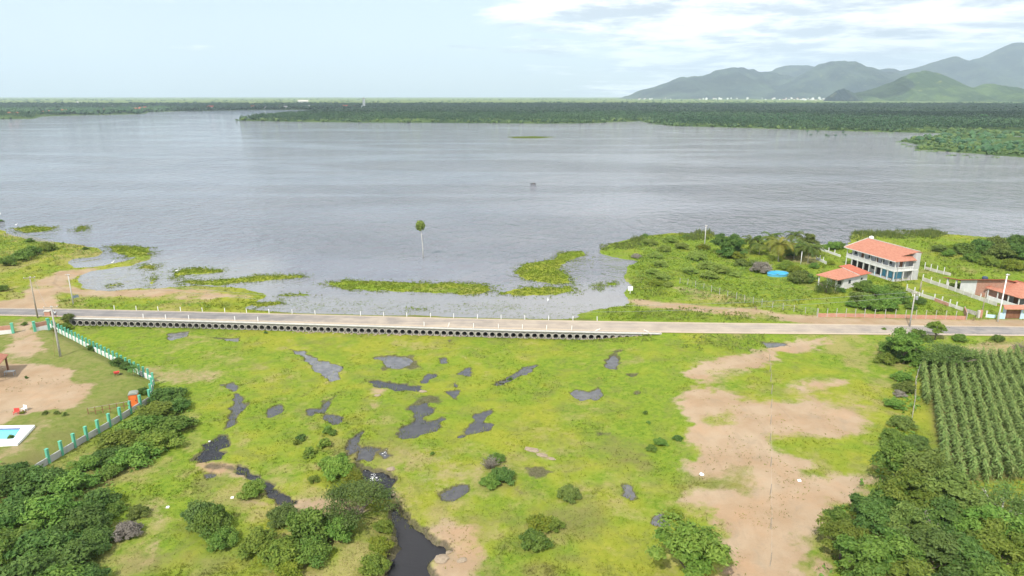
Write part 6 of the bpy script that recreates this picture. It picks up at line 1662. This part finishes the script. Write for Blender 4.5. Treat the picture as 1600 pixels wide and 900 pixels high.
def brick_house():
    O = Vector(ray(1499, 454, .4)); q = Vector(ray(1541, 466, .4)); R = empty('brick_house', (O.x, O.y, .4), math.atan2(q.y - O.y, q.x - O.x), 'bare brick house with one white wall and flat tiled roof', 'house')
    L = 11.0
    def wallbox(mb, u0, u1, y0, y1):
        h = lambda u: 2.72 + .262 * u
        mb.add([(u0, y0, -.6), (u1, y0, -.6), (u1, y1, -.6), (u0, y1, -.6), (u0, y0, h(u0)), (u1, y0, h(u1)), (u1, y1, h(u1) - .31 * (y1 - y0)), (u0, y1, h(u0) - .31 * (y1 - y0))], [(3, 2, 1, 0), (4, 5, 6, 7), (0, 1, 5, 4), (1, 2, 6, 5), (2, 3, 7, 6), (3, 0, 4, 7)])
        return mb
    wallbox(MB(), 0, 4.2, 0, 7).build('white_wall', M_WHITE, R); wallbox(MB(), 4.203, L, -.06, 7.06).build('brick_wall', M_BRICK, R)
    m = MB(); slab(m, [(-4.6, -.7, 2.55), (-.003, -.7, 2.98), (-.003, 7.6, .9), (-4.6, 7.6, .5)], .14); slab(m, [(.003, -.7, 2.98), (L + .4, -.7, 5.96), (L + .4, 7.6, 3.88), (.003, 7.6, .9)], .14); m.build('roof', M_TILE2, R)
    for u, v, hh in ((-3.6, -.3, 2.28), (-1.2, -.3, 2.5)): MB().box(u, u + .3, v, v + .3, -.6, hh).build('porch_column', M_WHITE, R)
    MB().box(-.04, -.003, 1.0, 2.0, -.2, 2.0).build('door', M_WOOD, R)
    MB().box(-4, -.05, -.5, 7, -.6, -.15).build('porch_floor', M_CONC, R)
    c, s = math.cos(R.rotation_euler.z), math.sin(R.rotation_euler.z); u, v = 5.2, 1.0
    t = MB().lathe([(.5, 0), (.62, .1), (.64, .55), (.55, .8), (.15, .92)], 18).build('roof_tank', mottled('dark_blue_plastic', (.03, .05, .09), (.05, .08, .13), 1.0, .5), None, smooth=True)
    t.location = (O.x + c * u - s * v, O.y + s * u + c * v, .4 + 2.98 + .262 * u - .25 * 1.15); tag(t, 'dark blue water tank on the flat roof of the brick house', 'water tank')
brick_house()
def veranda_house():
    O = Vector(ray(1543, 449.5, 3.2)); q = Vector(ray(1593, 464.5, 3.2)); R = empty('veranda_house', (O.x, O.y, .4), math.atan2(q.y - O.y, q.x - O.x), 'low house with wide red hipped roof at the right edge', 'house')
    e, rz = 2.75, 5.0; L = 9.0; W = 10.0
    a, b, c, d = (-.3, -.3, e), (L, -.3, e), (L, W, e), (-.3, W, e); r0, r1 = (3.0, 4.8, rz), (L - 3.0, 4.8, rz)
    m = MB(); slab(m, [a, b, r1, r0], .13); slab(m, [b, c, r1], .13); slab(m, [c, d, r0, r1], .13); slab(m, [d, a, r0], .13); m.build('roof', M_TILE, R)
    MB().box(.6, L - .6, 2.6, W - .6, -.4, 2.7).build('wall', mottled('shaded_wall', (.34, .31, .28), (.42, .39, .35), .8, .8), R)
    MB().box(.3, L - .3, -.1, .06, -.4, 1.0).box(L - .45, L - .3, .063, 5, -.4, 1.0).build('veranda_parapet', M_WHITE, R)
    for u in (.4, 3.0, 5.8, 8.5): MB().box(u - .12, u + .12, -.08, .04, 1.0, 2.66).build('column', M_WHITE, R)
    for u in (2, 5): MB().box(u, u + 1.1, 2.55, 2.597, -.3, 1.9).build('door', M_WOOD, R)
    MB().beam((-.3, -.3, e + .1), (3.0, 4.8, rz + .08), .2, .12).beam((3.0, 4.8, rz + .08), (L - 3, 4.8, rz + .08), .2, .12).build('ridge_cap', M_TILE2, R)
veranda_house()
def tiled_gate():
    p = Vector(ray(1569, 498, .45)); R = empty('tiled_gate', (p.x, p.y, .45), -.03, 'gate with small red tiled roof, pale blue piers and brown doors', 'gate')
    W = 3.4
    m = MB(); slab(m, [(-1.0, -1.0, 2.55), (W + 1.4, -1.0, 2.55), (W + 1.0, .3, 3.15), (-.6, .3, 3.15)], .12); slab(m, [(-.6, .31, 3.15), (W + 1.0, .31, 3.15), (W + 1.4, 1.6, 2.6), (-1, 1.6, 2.6)], .12); m.build('roof', M_TILE, R)
    for u in (-.3, W): MB().box(u, u + .45, 0, .45, -.4, 2.62).build('pier', M_PALEBLUE, R)
    d = MB().box(.17, W / 2 - .01, .15, .22, .05, 2.0).build('gate_leaf', M_WOOD, R); d = MB().box(W / 2 + .01, W - .02, .15, .22, .05, 2.0).build('gate_leaf', M_WOOD, R)
    MB().box(W + .45, W + 3.2, .1, .3, -.4, 1.3).build('side_wall', M_PALEBLUE, R); MB().box(-1.3, -.3, .1, .3, -.4, 1.3).build('side_wall', M_PALEBLUE, R)
tiled_gate()
# bright blue pool in the garden
c = Vector(ray(1215, 429.5, .6)); n = 28; rim = []; wt = []
R = empty('garden_pool', (c.x, c.y, zat(c.x, c.y) + .16), .1, 'bright blue garden pool in the grass among bushes', 'pool')
for i in range(n):
    a = 2 * math.pi * i / n; e = 1 + .06 * math.sin(2 * a); rim.append((2.9 * e * math.cos(a), 2.2 * e * math.sin(a)))
m = MB()
for i in range(n):
    p, q = rim[i], rim[(i + 1) % n]; m.beam((*p, .45), (*q, .45), .16, .2); m.add([(*p, .5), (*q, .5), (*q, -.7), (*p, -.7)], [(0, 1, 2, 3)])
m.build('pool_side', M_BLUE, R)
MB().add([(x * .97, y * .97, .36) for x, y in rim], [tuple(range(n))]).build('water_surface', mottled('blue_pool_water', (.04, .36, .72), (.06, .44, .80), 1.0, .08, .5), R)

# ------------------------------------------------------------------ far village and town
def far_house(roof_mat, wall_mat, tower=False):
    mb = MB()
    if tower: mb.box(-.28, .28, -.3, .3, -.5, 2.4, 0).box(-.9, .9, .3, 1.5, -.5, .6, 0).add([(-.33, -.35, 2.4), (.33, -.35, 2.4), (.33, .35, 2.4), (-.33, .35, 2.4), (0, 0, 2.9)], [(0, 1, 4), (1, 2, 4), (2, 3, 4), (3, 0, 4)], 1)
    else:
        mb.box(-.5, .5, -.35, .35, -.5, .30, 0)
        mb.add([(-.56, -.42, .29), (.56, -.42, .29), (.56, .42, .29), (-.56, .42, .29), (-.56, 0, .55), (.56, 0, .55)], [(0, 1, 5, 4), (2, 3, 4, 5), (0, 4, 3), (1, 2, 5)], 1)
        for k in (-.3, 0.02, .28): mb.box(k, k + .09, -.365, -.352, 0.02, .2, 2)
    return mb.mesh('far_house', [wall_mat, roof_mat, M_DARK])
FH = {'o': far_house(M_TILE2, M_CONC), 'w': far_house(M_CREAM, M_PAINTW), 't': far_house(M_CREAM, M_PAINTW, True)}
WORDS = {'o': 'small house with reddish roof on the far left shore', 'w': 'small white house on the far left shore', 't': 'white church tower on the far left shore'}
rv = random.Random(9)
for (hx, hy), (px, py, w, k) in zip(VW, VILLAGE):
    s = w / FPX * depth(hx, hy) ; 
    if k == 't': s *= 1.6
    o = link('church' if k == 't' else 'village_house', FH[k], None, (hx, hy, max(0.5, zat(hx, hy)))); s *= .85; o.scale = (s, s, s * (1.0 if s < 20 else .62)); o.rotation_euler.z = rv.uniform(-.5, .5)
    lab = WORDS[k]
    if w == 12: lab = 'big white house at the waterline on the far left shore'
    if w == 17: lab = 'long white building above the trees on the far left shore'
    if k == 'w' and py < 168 and w == 5: lab = 'lone white house high in the wood on the far left shore, %s' % ('left one' if px < 130 else 'right one')
    tag(o, lab, 'church' if k == 't' else 'house', None if k == 't' else 'houses of the far left shore')
FT = [far_house(M_CREAM, M_PAINTW), far_house(M_TILE, M_PAINTW), MB().box(-.5, .5, -.4, .4, -.4, .8).box(-.3, .2, -.2, .3, .8, 1.0).mesh('town_block', M_PAINTW)]
for i in range(95):
    if i < 40: px, D = rv.uniform(996, 1215), rv.uniform(7600, 8900)
    elif i < 78: px, D = rv.gauss(1258, 26), rv.uniform(7000, 8200)
    else: px, D = rv.uniform(1215, 1420), rv.uniform(6600, 7800)
    x = (px - 800) / FPX * depth(0, D, 0)
    o = link('town_building', FT[i % 3], None, (x, D, zat(x, D) + 1 + rv.uniform(0, 14) * (D > 7600))); s = rv.uniform(9, 20); o.scale = (s, s, s * .8); o.rotation_euler.z = rv.uniform(-.6, .6)
    tag(o, 'tiny pale building of the distant town at the foot of the hills', 'building', 'buildings of the distant town')

# ------------------------------------------------------------------ people, boat, birds, litter, stones
M_SKIN = mottled('skin', (.25, .13, .08), (.30, .16, .10), 2.0, .6); M_SHIRT = mottled('pale_shirt', (.62, .66, .70), (.72, .75, .78), 2.0, .8); M_SHORTS = mottled('dark_cloth', (.04, .05, .08), (.07, .08, .12), 2.0, .8); M_HAIR = mottled('dark_hair', (.015, .012, .01), (.03, .025, .02), 3.0, .6)
def figure(name, joints, edges, label, loc, rz, mats):
    """one continuous skinned body; joints: name -> (co, radius, material index)"""
    names = list(joints); me = bpy.data.meshes.new(name)
    me.from_pydata([joints[k][0] for k in names], [(names.index(a), names.index(b)) for a, b in edges], [])
    o = bpy.data.objects.new(name, me); COL.objects.link(o)
    o.modifiers.new('s', 'SKIN'); sv = me.skin_vertices[0].data
    for i, k in enumerate(names): r = joints[k][1]; sv[i].radius = (r, r) if not hasattr(r, '__len__') else r
    sv[names.index('pelvis')].use_root = True
    sb = o.modifiers.new('d', 'SUBSURF'); sb.levels = 1; sb.render_levels = 1
    dg = bpy.context.evaluated_depsgraph_get(); dg.update()
    m2 = bpy.data.meshes.new_from_object(o.evaluated_get(dg)); bpy.data.objects.remove(o)
    m2.materials.clear()
    for m in mats: m2.materials.append(m)
    pts = np.array([joints[k][0] for k in names]); mi = [joints[k][2] for k in names]
    for f in m2.polygons:
        f.material_index = mi[int(np.argmin(((pts - np.array(f.center)) ** 2).sum(1)))]; f.use_smooth = True
    ob = link(name, m2, None, loc); ob.rotation_euler.z = rz; tag(ob, label, 'person'); return ob
def standing(label, loc, rz, arm=.1):
    J = {'pelvis': ((0, 0, .92), (.15, .11), 2), 'waist': ((0, 0, 1.08), (.14, .10), 1), 'chest': ((0, .0, 1.30), (.17, .11), 1), 'neck': ((0, 0, 1.49), .055, 0), 'chin': ((0, -.02, 1.56), .075, 0), 'head': ((0, -.01, 1.66), (.085, .10), 3), 'crown': ((0, 0, 1.73), .06, 3), 'nose': ((0, -.115, 1.62), .015, 0)}
    E = [('pelvis', 'waist'), ('waist', 'chest'), ('chest', 'neck'), ('neck', 'chin'), ('chin', 'head'), ('head', 'crown'), ('chin', 'nose')]
    for s, n in ((-1, 'l'), (1, 'r')):
        J.update({n + 'sh': ((.19 * s, 0, 1.42), .065, 1), n + 'el': ((.25 * s, .02, 1.13), .045, 0), n + 'wr': ((.27 * s, -arm, .90), .03, 0), n + 'ha': ((.27 * s, -arm - .04, .80), (.022, .04), 0), n + 'hp': ((.10 * s, 0, .86), .10, 2), n + 'kn': ((.11 * s, -.02 * s, .48), .062, 0), n + 'an': ((.12 * s, .02 - .05 * s, .09), .042, 0), n + 'to': ((.13 * s, -.14 - .05 * s, .04), .035, 3)})
        E += [('chest', n + 'sh'), (n + 'sh', n + 'el'), (n + 'el', n + 'wr'), (n + 'wr', n + 'ha'), ('pelvis', n + 'hp'), (n + 'hp', n + 'kn'), (n + 'kn', n + 'an'), (n + 'an', n + 'to')]
    return figure('person', J, E, label, loc, rz, [M_SKIN, M_SHIRT, M_SHORTS, M_HAIR])
p = gpt(87.5, 496); standing('person in pale shirt and dark shorts standing by the road near the brick pier', (p.x, p.y, p.z), .4)
def canoe():
    x, y, _ = ray(833, 287.5, 0); n = 15; V = []; F = []
    for i in range(n):
        t = i / (n - 1) * 2 - 1; w = .36 * (1 - abs(t) ** 2.4) + .015; k = .22 * abs(t) ** 3
        for (a, z) in ((-1, .34 + k), (-.72, .0 + k * .6), (0, -.10 + k * .6), (.72, .0 + k * .6), (1, .34 + k), (.86, .33 + k), (.5, .03 + k * .6), (0, -.04 + k * .6), (-.5, .03 + k * .6), (-.86, .33 + k)):
            V.append((1.55 * t, a * w, z * .8))
    for i in range(n - 1):
        for k in range(10): F.append((i * 10 + k, i * 10 + (k + 1) % 10, (i + 1) * 10 + (k + 1) % 10, (i + 1) * 10 + k))
    R = empty('canoe', (x, y, .02), .15, 'small dark canoe alone far out on the lake', 'boat')
    MB().add(V, F).build('hull', mottled('dark_boat_wood', (.012, .011, .01), (.022, .02, .018), 2.0, .8, .1), R, smooth=True)
    for u in (-.8, .7): MB().box(u - .1, u + .1, -.28, .28, .17, .2).build('thwart', M_WOOD, R)
    J = {'pelvis': ((0, 0, .36), (.15, .12), 2), 'waist': ((.02, 0, .52), (.13, .10), 1), 'chest': ((.08, 0, .76), (.16, .11), 1), 'neck': ((.12, 0, .94), .055, 0), 'chin': ((.15, 0, 1.01), .075, 0), 'head': ((.15, 0, 1.11), .095, 3)}
    E = [('pelvis', 'waist'), ('waist', 'chest'), ('chest', 'neck'), ('neck', 'chin'), ('chin', 'head')]
    for s, n in ((-1, 'l'), (1, 'r')):
        J.update({n + 'sh': ((.09, .19 * s, .86), .062, 1), n + 'el': ((.25, .24 * s, .64), .045, 0), n + 'ha': ((.5, .16 * s, .60), .034, 0), n + 'hp': ((.06, .10 * s, .33), .095, 2), n + 'kn': ((.48, .13 * s, .46), .06, 0), n + 'an': ((.72, .13 * s, .12), .042, 0)})
        E += [('chest', n + 'sh'), (n + 'sh', n + 'el'), (n + 'el', n + 'ha'), ('pelvis', n + 'hp'), (n + 'hp', n + 'kn'), (n + 'kn', n + 'an')]
    M_DK = mottled('dark_shirt', (.05, .05, .06), (.08, .08, .09), 2.0, .8)
    c, s = math.cos(.15), math.sin(.15)
    figure('person', J, E, 'person in dark clothes sitting in the canoe on the lake', (x + .7 * c, y + .7 * s, -.08 + .02), .15 + math.pi, [M_SKIN, M_DK, M_SHORTS, M_HAIR])
canoe()
EG = MB().tube([(-.42, 0, .50), (-.2, 0, .52), (.05, 0, .58), (.2, 0, .60), (.24, 0, .78), (.30, 0, .92), (.40, 0, .94), (.52, 0, .90)], [.02, .10, .15, .09, .045, .04, .045, .008], 8).tube([(0, .05, .5), (.02, .05, .0)], .015, 5).tube([(0, -.05, .5), (-.02, -.05, .0)], .015, 5).mesh('egret', M_PAINTW, True)
for px, py, lab in ((25.5, 353, 'white egret on the grass islet at the far left'), (177, 414.5, 'white egret on the grassy bar between the two side pools'), (237, 416.5, 'white egret on the small islet by the channel'), (277, 426, 'white egret at the left end of the long flooded grass'), (856, 471.5, 'white egret on the water right of the middle near the road'), (2, 342, 'white egret on the dark bush at the left edge')):
    x, y, _ = ray(px, py, 0.1); o = link('egret', EG, None, (x, y, max(zat(x, y), -.1) + (.05 if px > 5 else 1.6))); o.scale = (1.25, 1.25, 1.1); o.rotation_euler.z = px; tag(o, lab, 'bird', 'white egrets')
def bag(px, py, s, lab):
    p = gpt(px, py); bm = bmesh.new(); bmesh.ops.create_icosphere(bm, subdivisions=2, radius=s)
    for v in bm.verts:
        k = 1 + .35 * (vn := math.sin(v.co.x * 23 / s * .2 + px) * math.cos(v.co.y * 17 / s * .2 + v.co.z * 9 / s)); v.co *= k; v.co.z *= .55
    me = bpy.data.meshes.new('plastic_bag'); bm.to_mesh(me); bm.free(); me.materials.append(M_PAINTW)
    o = link('plastic_bag', me, None, p + Vector((0, 0, s * .3))); tag(o, lab, 'litter', 'white litter')
bag(1096, 742, .32, 'white plastic bag on the sand near its left edge'); bag(1249, 751.5, .24, 'white plastic bag on the sand right of the stake fence'); bag(328, 695, .16, 'white scrap floating in the dark side pond'); bag(363, 778, .2, 'white scrap on the grass below the side stream'); bag(262, 793, .2, 'white scrap on the worn path by the thicket')
def stone(px, py, w, lab, flat=.5, sx=1.0, rz=0.0, mat=None):
    p = gpt(px, py); s = w * .5 * depth(p.x, p.y, p.z) / FPX; rr = random.Random(int(px * 7 + py)); bm = bmesh.new(); bmesh.ops.create_icosphere(bm, subdivisions=3, radius=1)
    o1 = rr.uniform(0, 50)
    for v in bm.verts:
        a = np.array([v.co.x * 1.3 + o1]); b = np.array([v.co.y * 1.3 + v.co.z * 1.7])
        v.co *= 1 + .35 * float(fbm(a, b, 1.0, 3, 7)[0])
    me = bpy.data.meshes.new('rock'); bm.to_mesh(me); bm.free(); me.materials.append(mat or M_STONE)
    o = link('rock', me, None, (p.x, p.y, p.z + s * flat * .15)); o.scale = (s * sx, s, s * flat); o.rotation_euler.z = rz; tag(o, lab, 'rock', 'rocks in the marsh')
M_ROCKD = mottled('dark_rock', (.10, .085, .085), (.17, .15, .14), 2.0, .95, .1, .6)
for a in ((690, 874, 22, 'pale rock on the right bank of the dark pool at the bottom', .3, 1, 1.0), (704, 858, 14, 'small tan rock above the pale one on the right bank', .35, 1.2, .8), (722, 876, 12, 'small tan rock right of the pale one on the right bank', .3, 1.3, .3),
          (832, 703, 13, 'pale stone slab in the meadow, upper left one', .3, 2.0, -.5), (846, 711, 11, 'pale stone slab in the meadow, middle one', .3, 1.8, -.4), (862, 717, 8, 'pale stone slab in the meadow, lower right one', .3, 1.8, -.4), (590, 764, 10, 'rock at the left of the rapids', .5, 1, .3), (616, 772, 11, 'tan rock below the rapids', .5, 1, .9), (611, 733, 11, 'tan rock right of the rapids', .4, 1.3, .2), (574, 748, 9, 'wet rock in the rapids', .5, 1, 0), (660, 612, 8, 'small pale rock between the upper pools', .4, 1.6, 0), (590, 618, 8, 'little pale rock left of the upper pools', .4, 1.3, 0), (662, 640, 7, 'little rock at the top of the largest pool', .4, 1.3, 0)):
    stone(*a)
# white water of the two little rapids
c = []; R_ = []
for cx, cy, k, w in ((585, 746, 60, 9), (601, 709, 14, 4), (568, 730, 8, 4)):
    for i in range(k):
        x, y, _ = ray(cx + rs.gauss(0, w * .5), cy + rs.gauss(0, 3.0), MARSH - .35); c.append((x, y, MARSH - (.47 if cy > 720 else .2) + rs.uniform(-.05, .04))); R_.append(rs.uniform(.03, .10))
blobs('foam', np.array(c), np.array(R_), .3, M_PAINTW, 10)
